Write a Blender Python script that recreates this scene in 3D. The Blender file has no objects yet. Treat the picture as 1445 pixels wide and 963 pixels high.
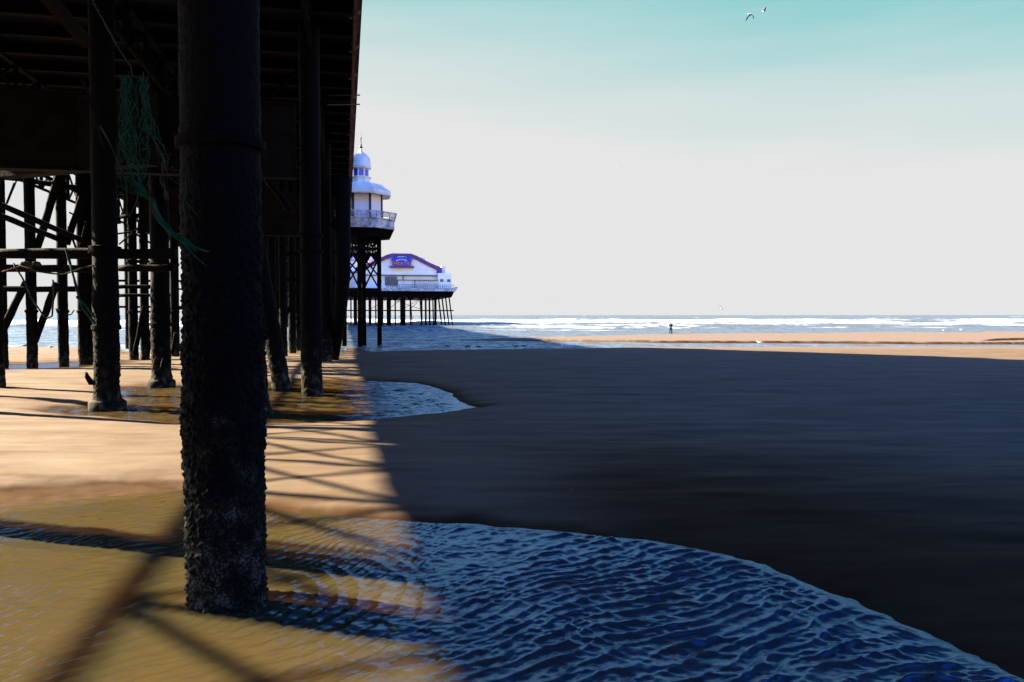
import bpy, math, random
import numpy as np
from mathutils import Vector, Matrix, noise as mnoise
random.seed(7)
R = math.radians
scene = bpy.context.scene
COL = scene.collection
CAM_H = 2.7
FPX = 1124.0                       # focal length in photograph pixels (28 mm)
PITCH = math.atan(36.5 / FPX)
SUN_AZ = 72.0                      # degrees left of the view axis (+Y)
SUN_EL = 29.6
EXPO = 3.7

# ------------------------------------------------------------------ coordinates
def ray(px, py):
    u, v = (px - 722.5) / FPX, (py - 481.5) / FPX
    c, s = math.cos(PITCH), math.sin(PITCH)
    return Vector((u, c - v * s, -v * c - s))
def G(px, py, z=0.0):              # ground point seen at a photograph pixel
    d = ray(px, py); t = (z - CAM_H) / d.z
    return Vector((d.x * t, d.y * t, z))
def D(px, py, depth):              # point at a known depth
    d = ray(px, py); t = depth / d.y
    return Vector((d.x * t, depth, CAM_H + d.z * t))
PA = math.atan((722.5 - 487) / FPX)
PC, PS = math.cos(PA), math.sin(PA)
def P(lat, along, z=0.0):          # pier coordinates -> world
    return Vector((lat * PC - along * PS, lat * PS + along * PC, z))
def to_pier(v):
    return v.x * PC + v.y * PS, -v.x * PS + v.y * PC

# ------------------------------------------------------------------ numpy noise
_rng = np.random.RandomState(3)
_perm = np.concatenate([_rng.permutation(256)] * 3)
_ga = _rng.rand(256) * 2 * np.pi
_gx, _gy = np.cos(_ga), np.sin(_ga)
def pn(x, y):
    x = np.asarray(x, float); y = np.asarray(y, float)
    xi = np.floor(x).astype(int); yi = np.floor(y).astype(int)
    fx, fy = x - xi, y - yi
    u = fx * fx * fx * (fx * (fx * 6 - 15) + 10); v = fy * fy * fy * (fy * (fy * 6 - 15) + 10)
    def g(ix, iy, dx, dy):
        h = _perm[_perm[ix & 255] + (iy & 255)]
        return _gx[h] * dx + _gy[h] * dy
    a = g(xi, yi, fx, fy); b = g(xi + 1, yi, fx - 1, fy)
    c = g(xi, yi + 1, fx, fy - 1); d = g(xi + 1, yi + 1, fx - 1, fy - 1)
    return ((a + u * (b - a)) * (1 - v) + (c + u * (d - c)) * v) * 1.5
def fbm(x, y, n=3):
    r = 0; a = 1.0
    for i in range(n):
        r = r + a * pn(x * 2 ** i + 17.3 * i, y * 2 ** i - 9.1 * i); a *= .5
    return r
def sst(a, b, x):
    t = np.clip((x - a) / (b - a), 0, 1); return t * t * (3 - 2 * t)

# ------------------------------------------------------------------ materials
def new_mat(name):
    m = bpy.data.materials.new(name); m.use_nodes = True
    nt = m.node_tree; nt.nodes.clear()
    out = nt.nodes.new('ShaderNodeOutputMaterial')
    return m, nt, out
def N(nt, typ, **kw):
    n = nt.nodes.new(typ)
    for k, v in kw.items():
        if hasattr(n, k): setattr(n, k, v)
        else: n.inputs[k].default_value = v
    return n
def ramp(nt, fac, stops):
    r = nt.nodes.new('ShaderNodeValToRGB')
    el = r.color_ramp.elements
    while len(el) < len(stops): el.new(.5)
    for e, (p, c) in zip(el, stops):
        e.position = p; e.color = (*c, 1) if len(c) == 3 else c
    nt.links.new(fac, r.inputs[0]); return r.outputs[0]
def simple(name, c1, c2=None, scale=3.0, rough=.7, bump=.0, bscale=20.0, metallic=0.0, spec=.3, detail=6):
    m, nt, out = new_mat(name)
    b = N(nt, 'ShaderNodeBsdfPrincipled'); nt.links.new(b.outputs[0], out.inputs[0])
    b.inputs['Roughness'].default_value = rough; b.inputs['Metallic'].default_value = metallic
    b.inputs['Specular IOR Level'].default_value = spec
    tc = N(nt, 'ShaderNodeTexCoord')
    nz = N(nt, 'ShaderNodeTexNoise'); nz.inputs['Scale'].default_value = scale; nz.inputs['Detail'].default_value = detail
    nt.links.new(tc.outputs['Object'], nz.inputs['Vector'])
    c2 = c2 or tuple(v * .8 for v in c1)
    nt.links.new(ramp(nt, nz.outputs['Fac'], [(.38, c1), (.62, c2)]), b.inputs['Base Color'])
    if bump:
        n2 = N(nt, 'ShaderNodeTexNoise'); n2.inputs['Scale'].default_value = bscale; n2.inputs['Detail'].default_value = 5
        nt.links.new(tc.outputs['Object'], n2.inputs['Vector'])
        bp = N(nt, 'ShaderNodeBump'); bp.inputs['Strength'].default_value = bump; bp.inputs['Distance'].default_value = .02
        nt.links.new(n2.outputs['Fac'], bp.inputs['Height']); nt.links.new(bp.outputs[0], b.inputs['Normal'])
    return m
M = {}
M['iron'] = simple('tarred_iron', (.0025, .0022, .0022), (.005, .0035, .0028), 2.5, .85, .4, 18, spec=.02)
M['rust'] = simple('rusty_iron', (.006, .002, .0010), (.002, .0014, .001), 3.0, .85, .4, 14, spec=.05)
M['timber'] = simple('wet_timber', (.006, .004, .003), (.003, .0022, .002), 2.0, .85, .5, 12, spec=.05)
M['deckwood'] = simple('deck_boards', (.007, .005, .004), (.004, .003, .003), 1.5, .85, spec=.05)
M['fascia'] = simple('edge_paint', (.16, .07, .045), (.05, .03, .03), 2.0, .7, spec=.25)
M['steel'] = simple('grey_steel', (.10, .11, .13), (.06, .065, .08), 4, .5, spec=.4)
M['white'] = simple('white_paint', (.88, .81, .68), (.78, .72, .62), 1.2, .55)
M['cream'] = simple('cream_paint', (.80, .70, .66), (.74, .65, .61), 1.0, .6)
M['roofwhite'] = simple('pale_roof_lead', (.80, .73, .60), (.66, .61, .52), 1.5, .5)
M['balc'] = simple('weathered_balcony', (.55, .52, .48), (.20, .19, .18), 2.2, .7)
M['blueglass'] = simple('blue_glass', (.02, .05, .45), (.015, .04, .38), 1.0, .12, spec=.5)
M['paleglass'] = simple('pale_glass', (.30, .42, .60), (.25, .36, .52), 1.0, .1, spec=.5)
M['darkglass'] = simple('dark_glass', (.03, .035, .05), (.05, .055, .07), .6, .15, spec=.5)
M['dark'] = simple('dark_paint', (.03, .03, .04), (.05, .045, .05), 2, .6)
M['purple'] = simple('purple_paint', (.11, .035, .16), (.08, .03, .12), 1, .55)
M['signblue'] = simple('sign_blue', (.02, .04, .45), (.02, .05, .38), 1, .5)
M['orange'] = simple('sign_orange', (.65, .14, .04), (.6, .2, .05), 4, .5)
M['thwall'] = simple('pale_cladding', (.88, .81, .66), (.74, .69, .58), .25, .6)
M['thwall2'] = simple('stained_cladding', (.74, .68, .55), (.48, .45, .38), .4, .6)
M['net'] = simple('green_net', (.007, .050, .020), (.003, .022, .010), 9, .8, spec=.1)
M['tanrope'] = simple('tan_rope', (.05, .04, .018), (.022, .019, .01), 9, .9, spec=.1)
M['skin'] = simple('skin', (.2, .12, .085), rough=.6)
M['jacket'] = simple('navy_jacket', (.012, .013, .03), (.02, .02, .04), 4, .85)
M['trousers'] = simple('blue_trousers', (.012, .016, .06), (.02, .025, .08), 6, .9)
M['hair'] = simple('dark_hair', (.02, .015, .012), rough=.8)
M['gullwhite'] = simple('gull_white', (.82, .82, .80), rough=.8)
M['gullgrey'] = simple('gull_grey', (.25, .27, .32), rough=.8)
M['gullbrown'] = simple('gull_brown', (.14, .11, .09), (.3, .27, .24), 25, .8)
M['gulldark'] = simple('gull_dark_wing', (.05, .05, .08), rough=.8)
M['stone'] = simple('pebble_stone', (.07, .06, .055), (.12, .10, .09), 20, .8)
M['wallstone'] = simple('blocker_concrete', (.035, .033, .03), (.02, .02, .02), .8, .9, spec=.05)
M['slate'] = simple('slate_roof', (.10, .10, .11), (.07, .07, .08), 2, .8)
M['brickwall'] = simple('painted_wall', (.30, .26, .22), (.25, .21, .18), 1, .85)

def barnacle_mat():
    m, nt, out = new_mat('barnacle_crust')
    b = N(nt, 'ShaderNodeBsdfPrincipled'); nt.links.new(b.outputs[0], out.inputs[0])
    b.inputs['Roughness'].default_value = .85; b.inputs['Specular IOR Level'].default_value = .06
    geo = N(nt, 'ShaderNodeNewGeometry'); sep = N(nt, 'ShaderNodeSeparateXYZ')
    nt.links.new(geo.outputs['Position'], sep.inputs[0])
    vor = N(nt, 'ShaderNodeTexVoronoi'); vor.inputs['Scale'].default_value = 38
    nt.links.new(geo.outputs['Position'], vor.inputs['Vector'])
    nz = N(nt, 'ShaderNodeTexNoise'); nz.inputs['Scale'].default_value = 5; nz.inputs['Detail'].default_value = 6
    nt.links.new(geo.outputs['Position'], nz.inputs['Vector'])
    # barnacle share falls with height above the water
    zr = N(nt, 'ShaderNodeMapRange'); nt.links.new(sep.outputs['Z'], zr.inputs[0])
    zr.inputs[1].default_value = 0.2; zr.inputs[2].default_value = 3.2; zr.inputs[3].default_value = .26; zr.inputs[4].default_value = -.18
    add = N(nt, 'ShaderNodeMath', operation='ADD'); nt.links.new(nz.outputs['Fac'], add.inputs[0]); nt.links.new(zr.outputs[0], add.inputs[1])
    sub = N(nt, 'ShaderNodeMath', operation='MULTIPLY_ADD'); nt.links.new(vor.outputs['Distance'], sub.inputs[0])
    sub.inputs[1].default_value = -.35; nt.links.new(add.outputs[0], sub.inputs[2])
    c = ramp(nt, sub.outputs[0], [(.28, (.0016, .0014, .0013)), (.46, (.0042, .0036, .0022)), (.60, (.013, .0105, .006)), (.78, (.075, .061, .042))])
    nt.links.new(c, b.inputs['Base Color'])
    bp = N(nt, 'ShaderNodeBump'); bp.inputs['Strength'].default_value = .4; bp.inputs['Distance'].default_value = .012
    nt.links.new(vor.outputs['Distance'], bp.inputs['Height']); nt.links.new(bp.outputs[0], b.inputs['Normal'])
    return m
M['barnacle'] = barnacle_mat()

def sand_mat():
    m, nt, out = new_mat('tidal_sand')
    b = N(nt, 'ShaderNodeBsdfPrincipled'); nt.links.new(b.outputs[0], out.inputs[0])
    geo = N(nt, 'ShaderNodeNewGeometry')
    at = N(nt, 'ShaderNodeAttribute'); at.attribute_name = 'wet'  # wetness, plus shade painted into the scarp and near-right sand
    nz = N(nt, 'ShaderNodeTexNoise'); nz.inputs['Scale'].default_value = .6; nz.inputs['Detail'].default_value = 8
    mp = N(nt, 'ShaderNodeMapping'); mp.inputs['Scale'].default_value = (.8, 1.6, 1); nt.links.new(geo.outputs['Position'], mp.inputs[0])
    nt.links.new(mp.outputs[0], nz.inputs['Vector'])
    fine = N(nt, 'ShaderNodeTexNoise'); fine.inputs['Scale'].default_value = 45; fine.inputs['Detail'].default_value = 4
    nt.links.new(geo.outputs['Position'], fine.inputs['Vector'])
    dry = ramp(nt, nz.outputs['Fac'], [(.3, (.064, .044, .027)), (.7, (.088, .063, .039))])
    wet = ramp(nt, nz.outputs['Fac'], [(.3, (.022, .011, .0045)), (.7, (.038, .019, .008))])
    ap = N(nt, 'ShaderNodeAttribute'); ap.attribute_name = 'pale'
    pm = N(nt, 'ShaderNodeMix', data_type='RGBA'); nt.links.new(ap.outputs['Fac'], pm.inputs[0]); nt.links.new(dry, pm.inputs[6]); pm.inputs[7].default_value = (.094, .072, .055, 1); dry = pm.outputs[2]
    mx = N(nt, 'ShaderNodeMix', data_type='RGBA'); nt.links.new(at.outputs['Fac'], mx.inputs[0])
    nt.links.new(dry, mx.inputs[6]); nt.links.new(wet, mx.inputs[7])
    # small dark specks: shell grit and worm casts
    vor = N(nt, 'ShaderNodeTexVoronoi'); vor.inputs['Scale'].default_value = 1.7; nt.links.new(geo.outputs['Position'], vor.inputs['Vector'])
    sp = ramp(nt, vor.outputs['Distance'], [(.02, (.25, .25, .25)), (.045, (1, 1, 1))])
    mul = N(nt, 'ShaderNodeMix', data_type='RGBA', blend_type='MULTIPLY'); mul.inputs[0].default_value = 1
    nt.links.new(mx.outputs[2], mul.inputs[6]); nt.links.new(sp, mul.inputs[7])
    nt.links.new(mul.outputs[2], b.inputs['Base Color'])
    mr = N(nt, 'ShaderNodeMapRange'); nt.links.new(at.outputs['Fac'], mr.inputs[0]); mr.inputs[3].default_value = .8; mr.inputs[4].default_value = .75
    nt.links.new(mr.outputs[0], b.inputs['Roughness'])
    st = N(nt, 'ShaderNodeTexNoise'); st.inputs['Scale'].default_value = .5; st.inputs['Detail'].default_value = 7; st.inputs['Roughness'].default_value = .65
    ms = N(nt, 'ShaderNodeMapping'); ms.inputs['Scale'].default_value = (.5, 2.2, 1); ms.inputs['Rotation'].default_value = (0, 0, R(-9)); nt.links.new(geo.outputs['Position'], ms.inputs[0]); nt.links.new(ms.outputs[0], st.inputs['Vector'])
    sr = N(nt, 'ShaderNodeMapRange'); nt.links.new(st.outputs['Fac'], sr.inputs[0]); sr.inputs[1].default_value = .38; sr.inputs[2].default_value = .68; sr.inputs[3].default_value = .02; sr.inputs[4].default_value = .15
    dm = N(nt, 'ShaderNodeMath', operation='MULTIPLY_ADD'); nt.links.new(at.outputs['Fac'], dm.inputs[0]); dm.inputs[1].default_value = -.9; dm.inputs[2].default_value = 1.0
    sm = N(nt, 'ShaderNodeMath', operation='MULTIPLY'); sm.use_clamp = True; nt.links.new(sr.outputs[0], sm.inputs[0]); nt.links.new(dm.outputs[0], sm.inputs[1])
    nt.links.new(sm.outputs[0], b.inputs['Specular IOR Level'])
    nt.links.new(dm.outputs[0], mul.inputs[0])
    bp = N(nt, 'ShaderNodeBump'); bp.inputs['Strength'].default_value = .25; bp.inputs['Distance'].default_value = .012
    nt.links.new(fine.outputs['Fac'], bp.inputs['Height'])
    bp2 = N(nt, 'ShaderNodeBump'); bp2.inputs['Strength'].default_value = .5; bp2.inputs['Distance'].default_value = .06
    nt.links.new(nz.outputs['Fac'], bp2.inputs['Height']); nt.links.new(bp.outputs[0], bp2.inputs['Normal'])
    nt.links.new(bp2.outputs[0], b.inputs['Normal'])
    return m
M['sand'] = sand_mat()

def water_mat(name, tint, silt, silt_mix, ior, bump, bscale, bdist, foam=False, rough=.04, stretch=(1, 1, 1), chop=None, frmax=1.0, gloss=(.42, .64, 1.0)):
    m, nt, out = new_mat(name)
    geo = N(nt, 'ShaderNodeNewGeometry')
    mp = N(nt, 'ShaderNodeMapping'); mp.inputs['Scale'].default_value = stretch; nt.links.new(geo.outputs['Position'], mp.inputs[0])
    nz = N(nt, 'ShaderNodeTexNoise'); nz.inputs['Scale'].default_value = bscale; nz.inputs['Detail'].default_value = 4; nz.inputs['Roughness'].default_value = .6
    nt.links.new(mp.outputs[0], nz.inputs['Vector'])
    bp = N(nt, 'ShaderNodeBump'); bp.inputs['Strength'].default_value = bump; bp.inputs['Distance'].default_value = bdist
    nt.links.new(nz.outputs['Fac'], bp.inputs['Height'])
    if chop:
        # facets of short chop: tilt the normal directly so distance does not flatten it
        sb = N(nt, 'ShaderNodeVectorMath', operation='SUBTRACT'); nt.links.new(nz.outputs['Color'], sb.inputs[0]); sb.inputs[1].default_value = (.5, .5, .5)
        ml = N(nt, 'ShaderNodeVectorMath', operation='MULTIPLY'); nt.links.new(sb.outputs[0], ml.inputs[0]); ml.inputs[1].default_value = chop
        ad = N(nt, 'ShaderNodeVectorMath', operation='ADD'); nt.links.new(ml.outputs[0], ad.inputs[0]); nt.links.new(geo.outputs['Normal'], ad.inputs[1])
        nm = N(nt, 'ShaderNodeVectorMath', operation='NORMALIZE'); nt.links.new(ad.outputs[0], nm.inputs[0])
        class _B: outputs = [nm.outputs[0]]
        bp = _B
    tr = N(nt, 'ShaderNodeBsdfTransparent'); tr.inputs[0].default_value = (*tint, 1)
    df = N(nt, 'ShaderNodeBsdfDiffuse'); df.inputs[0].default_value = (*silt, 1)
    upv = N(nt, 'ShaderNodeCombineXYZ'); upv.inputs[2].default_value = 1; nt.links.new(upv.outputs[0], df.inputs['Normal'])
    body = N(nt, 'ShaderNodeMixShader'); body.inputs[0].default_value = silt_mix
    nt.links.new(tr.outputs[0], body.inputs[1]); nt.links.new(df.outputs[0], body.inputs[2])
    gl = N(nt, 'ShaderNodeBsdfGlossy'); gl.inputs['Roughness'].default_value = rough; gl.inputs['Color'].default_value = (*gloss, 1)
    nt.links.new(bp.outputs[0], gl.inputs['Normal'])
    fr = N(nt, 'ShaderNodeFresnel'); fr.inputs[0].default_value = ior; nt.links.new(bp.outputs[0], fr.inputs['Normal'])
    fm = N(nt, 'ShaderNodeMath', operation='MULTIPLY'); bk = N(nt, 'ShaderNodeMath', operation='SUBTRACT'); bk.inputs[0].default_value = 1; nt.links.new(geo.outputs['Backfacing'], bk.inputs[1])
    ff = N(nt, 'ShaderNodeMath', operation='MULTIPLY'); nt.links.new(fr.outputs[0], ff.inputs[0]); nt.links.new(bk.outputs[0], ff.inputs[1])
    nt.links.new(ff.outputs[0], fm.inputs[0]); fm.inputs[1].default_value = frmax
    if foam:
        m2 = N(nt, 'ShaderNodeMapping'); m2.inputs['Scale'].default_value = (1, .45, 1); nt.links.new(geo.outputs['Position'], m2.inputs[0])
        n2 = N(nt, 'ShaderNodeTexNoise'); n2.inputs['Scale'].default_value = .42; n2.inputs['Detail'].default_value = 5; n2.inputs['Roughness'].default_value = .7; nt.links.new(m2.outputs[0], n2.inputs['Vector'])
        r2 = N(nt, 'ShaderNodeMapRange'); nt.links.new(n2.outputs['Fac'], r2.inputs[0]); r2.inputs[1].default_value = .36; r2.inputs[2].default_value = .66; r2.inputs[3].default_value = frmax * .42; r2.inputs[4].default_value = frmax * 1.6
        nt.links.new(r2.outputs[0], fm.inputs[1])
    mix = N(nt, 'ShaderNodeMixShader'); nt.links.new(fm.outputs[0], mix.inputs[0])
    nt.links.new(body.outputs[0], mix.inputs[1]); nt.links.new(gl.outputs[0], mix.inputs[2])
    last = mix
    if foam:
        at = N(nt, 'ShaderNodeAttribute'); at.attribute_name = 'foam'
        fd = N(nt, 'ShaderNodeBsdfDiffuse'); fd.inputs[0].default_value = (.42, .43, .44, 1)
        last = N(nt, 'ShaderNodeMixShader'); nt.links.new(at.outputs['Fac'], last.inputs[0])
        nt.links.new(mix.outputs[0], last.inputs[1]); nt.links.new(fd.outputs[0], last.inputs[2])
    nt.links.new(last.outputs[0], out.inputs[0])
    return m
M['pool'] = water_mat('pool_water', (.70, .60, .33), (.080, .065, .026), .36, 1.75, .12, 26.0, .03, rough=.03, stretch=(1, 1.5, 1), gloss=(.24, .52, 1.0))
M['pool2'] = water_mat('far_pool_water', (.66, .52, .25), (.075, .053, .017), .35, 1.36, .35, 5.0, .04, rough=.10, stretch=(1, 1.4, 1), chop=(.4, .8, 0), frmax=.9, gloss=(.28, .55, 1.0))
M['sea'] = water_mat('sea_water', (.5, .55, .5), (.050, .052, .050), .85, 1.5, .5, 1.3, .25, foam=True, rough=.33, stretch=(1, 1.6, 1), chop=(1.0, 2.0, 0), frmax=.62, gloss=(.46, .72, 1.0))

# ------------------------------------------------------------------ mesh builder
class MB:
    def __init__(s): s.v = []; s.f = []; s.mi = []
    def add(s, vs, fs, mi=0):
        o = len(s.v); s.v += [Vector(v) for v in vs]; s.f += [tuple(i + o for i in f) for f in fs]; s.mi += [mi] * len(fs)
    def beam(s, p, q, w, h=None, up=(0, 0, 1), mi=0):
        p, q = Vector(p), Vector(q); h = h or w; d = (q - p).normalized(); up = Vector(up)
        if abs(d.dot(up)) > .98: up = Vector((1, 0, 0))
        x = d.cross(up).normalized(); y = x.cross(d).normalized()
        vs = [b + x * (sx * w / 2) + y * (sy * h / 2) for b in (p, q) for sx, sy in ((-1, -1), (1, -1), (1, 1), (-1, 1))]
        s.add(vs, [(3, 2, 1, 0), (4, 5, 6, 7), (0, 1, 5, 4), (1, 2, 6, 5), (2, 3, 7, 6), (3, 0, 4, 7)], mi)
    def box(s, lo, hi, mi=0):
        (a, b, c), (d, e, f) = lo, hi
        vs = [(a, b, c), (d, b, c), (d, e, c), (a, e, c), (a, b, f), (d, b, f), (d, e, f), (a, e, f)]
        s.add(vs, [(3, 2, 1, 0), (4, 5, 6, 7), (0, 1, 5, 4), (1, 2, 6, 5), (2, 3, 7, 6), (3, 0, 4, 7)], mi)
    def path(s, pts, rads, n=8, cap=True, mi=0):
        pts = [Vector(p) for p in pts]; m = len(pts)
        if not isinstance(rads, (list, tuple)): rads = [rads] * m
        ref = None; vs = []
        for i, p in enumerate(pts):
            d = (pts[min(i + 1, m - 1)] - pts[max(i - 1, 0)])
            d = d.normalized() if d.length > 1e-9 else Vector((0, 0, 1))
            if ref is None: ref = Vector((1, 0, 0)) if abs(d.x) < .9 else Vector((0, 1, 0))
            x = (ref - d * ref.dot(d)).normalized(); y = d.cross(x); ref = x
            vs += [p + (x * math.cos(2 * math.pi * k / n) + y * math.sin(2 * math.pi * k / n)) * rads[i] for k in range(n)]
        fs = [(i * n + k, i * n + (k + 1) % n, (i + 1) * n + (k + 1) % n, (i + 1) * n + k) for i in range(m - 1) for k in range(n)]
        if cap: fs += [tuple(range(n - 1, -1, -1)), tuple(range((m - 1) * n, m * n))]
        s.add(vs, fs, mi)
    def lathe(s, prof, c=(0, 0, 0), n=16, rot=0.0, mi=0):
        c = Vector(c); vs = []
        for r, z in prof:
            vs += [c + Vector((r * math.cos(rot + 2 * math.pi * k / n), r * math.sin(rot + 2 * math.pi * k / n), z)) for k in range(n)]
        m = len(prof)
        fs = [(i * n + k, i * n + (k + 1) % n, (i + 1) * n + (k + 1) % n, (i + 1) * n + k) for i in range(m - 1) for k in range(n)]
        fs += [tuple(range(n - 1, -1, -1)), tuple(range((m - 1) * n, m * n))]
        s.add(vs, fs, mi)
    def prism(s, poly, y0, y1, mi=0):          # polygon in x,z pulled along y
        n = len(poly); vs = [(x, y0, z) for x, z in poly] + [(x, y1, z) for x, z in poly]
        s.add(vs, [tuple(range(n)), tuple(range(2 * n - 1, n - 1, -1))] + [(i, i + n, (i + 1) % n + n, (i + 1) % n) for i in range(n)], mi)
    def build(s, name, mat, parent=None, origin=(0, 0, 0), smooth=False):
        o = Vector(origin); me = bpy.data.meshes.new(name)
        me.from_pydata([v - o for v in s.v], [], s.f)
        for mm in (mat if isinstance(mat, (list, tuple)) else [mat]): me.materials.append(mm)
        if isinstance(mat, (list, tuple)): me.polygons.foreach_set('material_index', s.mi)
        if smooth: me.polygons.foreach_set('use_smooth', [True] * len(me.polygons))
        me.update()
        import bmesh
        if len(s.f) < 60000:
            bm = bmesh.new(); bm.from_mesh(me); bmesh.ops.recalc_face_normals(bm, faces=bm.faces); bm.to_mesh(me); bm.free()
        ob = bpy.data.objects.new(name, me); COL.objects.link(ob); ob.location = o
        if parent is not None: ob.parent = parent
        return ob
def empty(name, loc=(0, 0, 0), rz=0.0):
    o = bpy.data.objects.new(name, None); COL.objects.link(o); o.location = loc; o.rotation_euler = (0, 0, rz); return o
def tag(o, label=None, cat=None, group=None, kind=None):
    for k, v in (('label', label), ('category', cat), ('group', group), ('kind', kind)):
        if v: o[k] = v
    return o
def link_copy(src, parent, loc, rz=0.0, name=None):
    c = src.copy(); COL.objects.link(c); c.parent = parent; c.location = loc; c.rotation_euler = (0, 0, rz)
    return c
def grid_mesh(name, X, Y, Z, keep, mat, attrs):
    """X,Y,Z: 2-D arrays; keep: bool per quad"""
    nr, nc = X.shape
    idx = np.arange(nr * nc).reshape(nr, nc)
    q = np.stack([idx[:-1, :-1], idx[:-1, 1:], idx[1:, 1:], idx[1:, :-1]], -1)
    q = q[keep] if keep is not None else q.reshape(-1, 4)
    used = np.unique(q); remap = np.full(nr * nc, -1); remap[used] = np.arange(len(used))
    q = remap[q]
    co = np.stack([X.ravel()[used], Y.ravel()[used], Z.ravel()[used]], -1)
    # orient upward: check the first quad
    a, b, c = co[q[0, 0]], co[q[0, 1]], co[q[0, 2]]
    if np.cross(b - a, c - a)[2] < 0: q = q[:, ::-1]
    me = bpy.data.meshes.new(name)
    me.vertices.add(len(co)); me.vertices.foreach_set('co', co.ravel())
    me.loops.add(q.size); me.loops.foreach_set('vertex_index', q.ravel().astype(np.int32))
    me.polygons.add(len(q)); me.polygons.foreach_set('loop_start', np.arange(0, q.size, 4, dtype=np.int32))
    me.polygons.foreach_set('use_smooth', np.ones(len(q), bool))
    me.update(calc_edges=True)
    for k, arr in attrs.items():
        at = me.attributes.new(k, 'FLOAT', 'POINT'); at.data.foreach_set('value', arr.ravel()[used].astype(np.float32))
    me.materials.append(mat)
    ob = bpy.data.objects.new(name, me); COL.objects.link(ob); return ob

# ------------------------------------------------------------------ water outlines on the beach
def poly(pxs): return [tuple(G(x, y).xy) for x, y in pxs]
NEAR = poly([(-700, 706), (-300, 698), (0, 693), (60, 690), (120, 686), (170, 683), (205, 684), (250, 696), (310, 712), (375, 721), (450, 728), (560, 735), (640, 741),
             (700, 745), (800, 752), (900, 763), (980, 775), (1060, 795), (1120, 819), (1180, 845), (1240, 868), (1300, 895), (1360, 925), (1420, 950), (1500, 985)]) + \
       [(4.9, 5.0), (4.6, 4.0), (2, 3.2), (-3, 2.8), (-9, 2.8), (-16, 4), (-20, 8)]
MID = poly([(60, 579), (85, 576), (125, 573), (165, 571), (205, 566), (178, 562), (168, 553), (180, 548), (205, 546), (240, 545), (300, 543), (380, 540), (450, 537), (520, 537.5),
            (590, 541), (615, 547), (636, 555), (645, 564), (660, 571), (672, 575), (655, 578), (620, 583), (560, 589.5), (500, 594), (440, 597), (370, 598), (250, 597), (200, 593), (150, 588), (100, 585), (75, 582)])
LEFTP = poly([(-90, 518), (0, 515.5), (60, 513.5), (110, 512), (168, 510.5), (130, 516), (100, 518.5), (20, 521.5), (-90, 523)])
SEA = [(-6000, -800), (-700, 30)] + poly([(-400, 489), (0, 490), (130, 490.5), (165, 493), (185, 500), (210, 497), (250, 493), (340, 490), (440, 489), (475, 490), (500, 491.5), (515, 496), (530, 496.5), (560, 495), (620, 494), (700, 493),
      (800, 492), (860, 491), (900, 489.8), (1000, 490.3), (1200, 489.6), (1445, 489.2), (1700, 489), (1700, 485.6), (1445, 486.2), (1320, 486), (1200, 485.0), (1100, 484.6), (1000, 484.4), (930, 484), (880, 483), (760, 481.8), (690, 481),
      (640, 479.8), (700, 479), (780, 478), (860, 476), (900, 474.8), (960, 473.4), (1050, 472.4), (1120, 472.6), (1200, 471.4), (1300, 469.6), (1445, 467.6), (1900, 465)]) + [(900, 60), (6000, -900), (60000, 0), (0, 60000), (-60000, 0)]
SIDEP = poly([(1396, 484), (1412, 481), (1440, 480), (1500, 479.5), (1500, 482.4), (1445, 482.8)])
def sdist(x, y, pg):
    x = x.ravel(); y = y.ravel(); best = np.full(x.shape, 1e18); ins = np.zeros(x.shape, bool)
    n = len(pg)
    for i in range(n):
        ax, ay = pg[i]; bx, by = pg[(i + 1) % n]
        ex, ey = bx - ax, by - ay
        t = np.clip(((x - ax) * ex + (y - ay) * ey) / (ex * ex + ey * ey + 1e-12), 0, 1)
        best = np.minimum(best, (x - ax - t * ex) ** 2 + (y - ay - t * ey) ** 2)
        if ay != by:
            c = (ay > y) != (by > y)
            ins ^= c & (x < (bx - ax) * (y - ay) / (by - ay) + ax)
    d = np.sqrt(best); return np.where(ins, -d, d)
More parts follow.
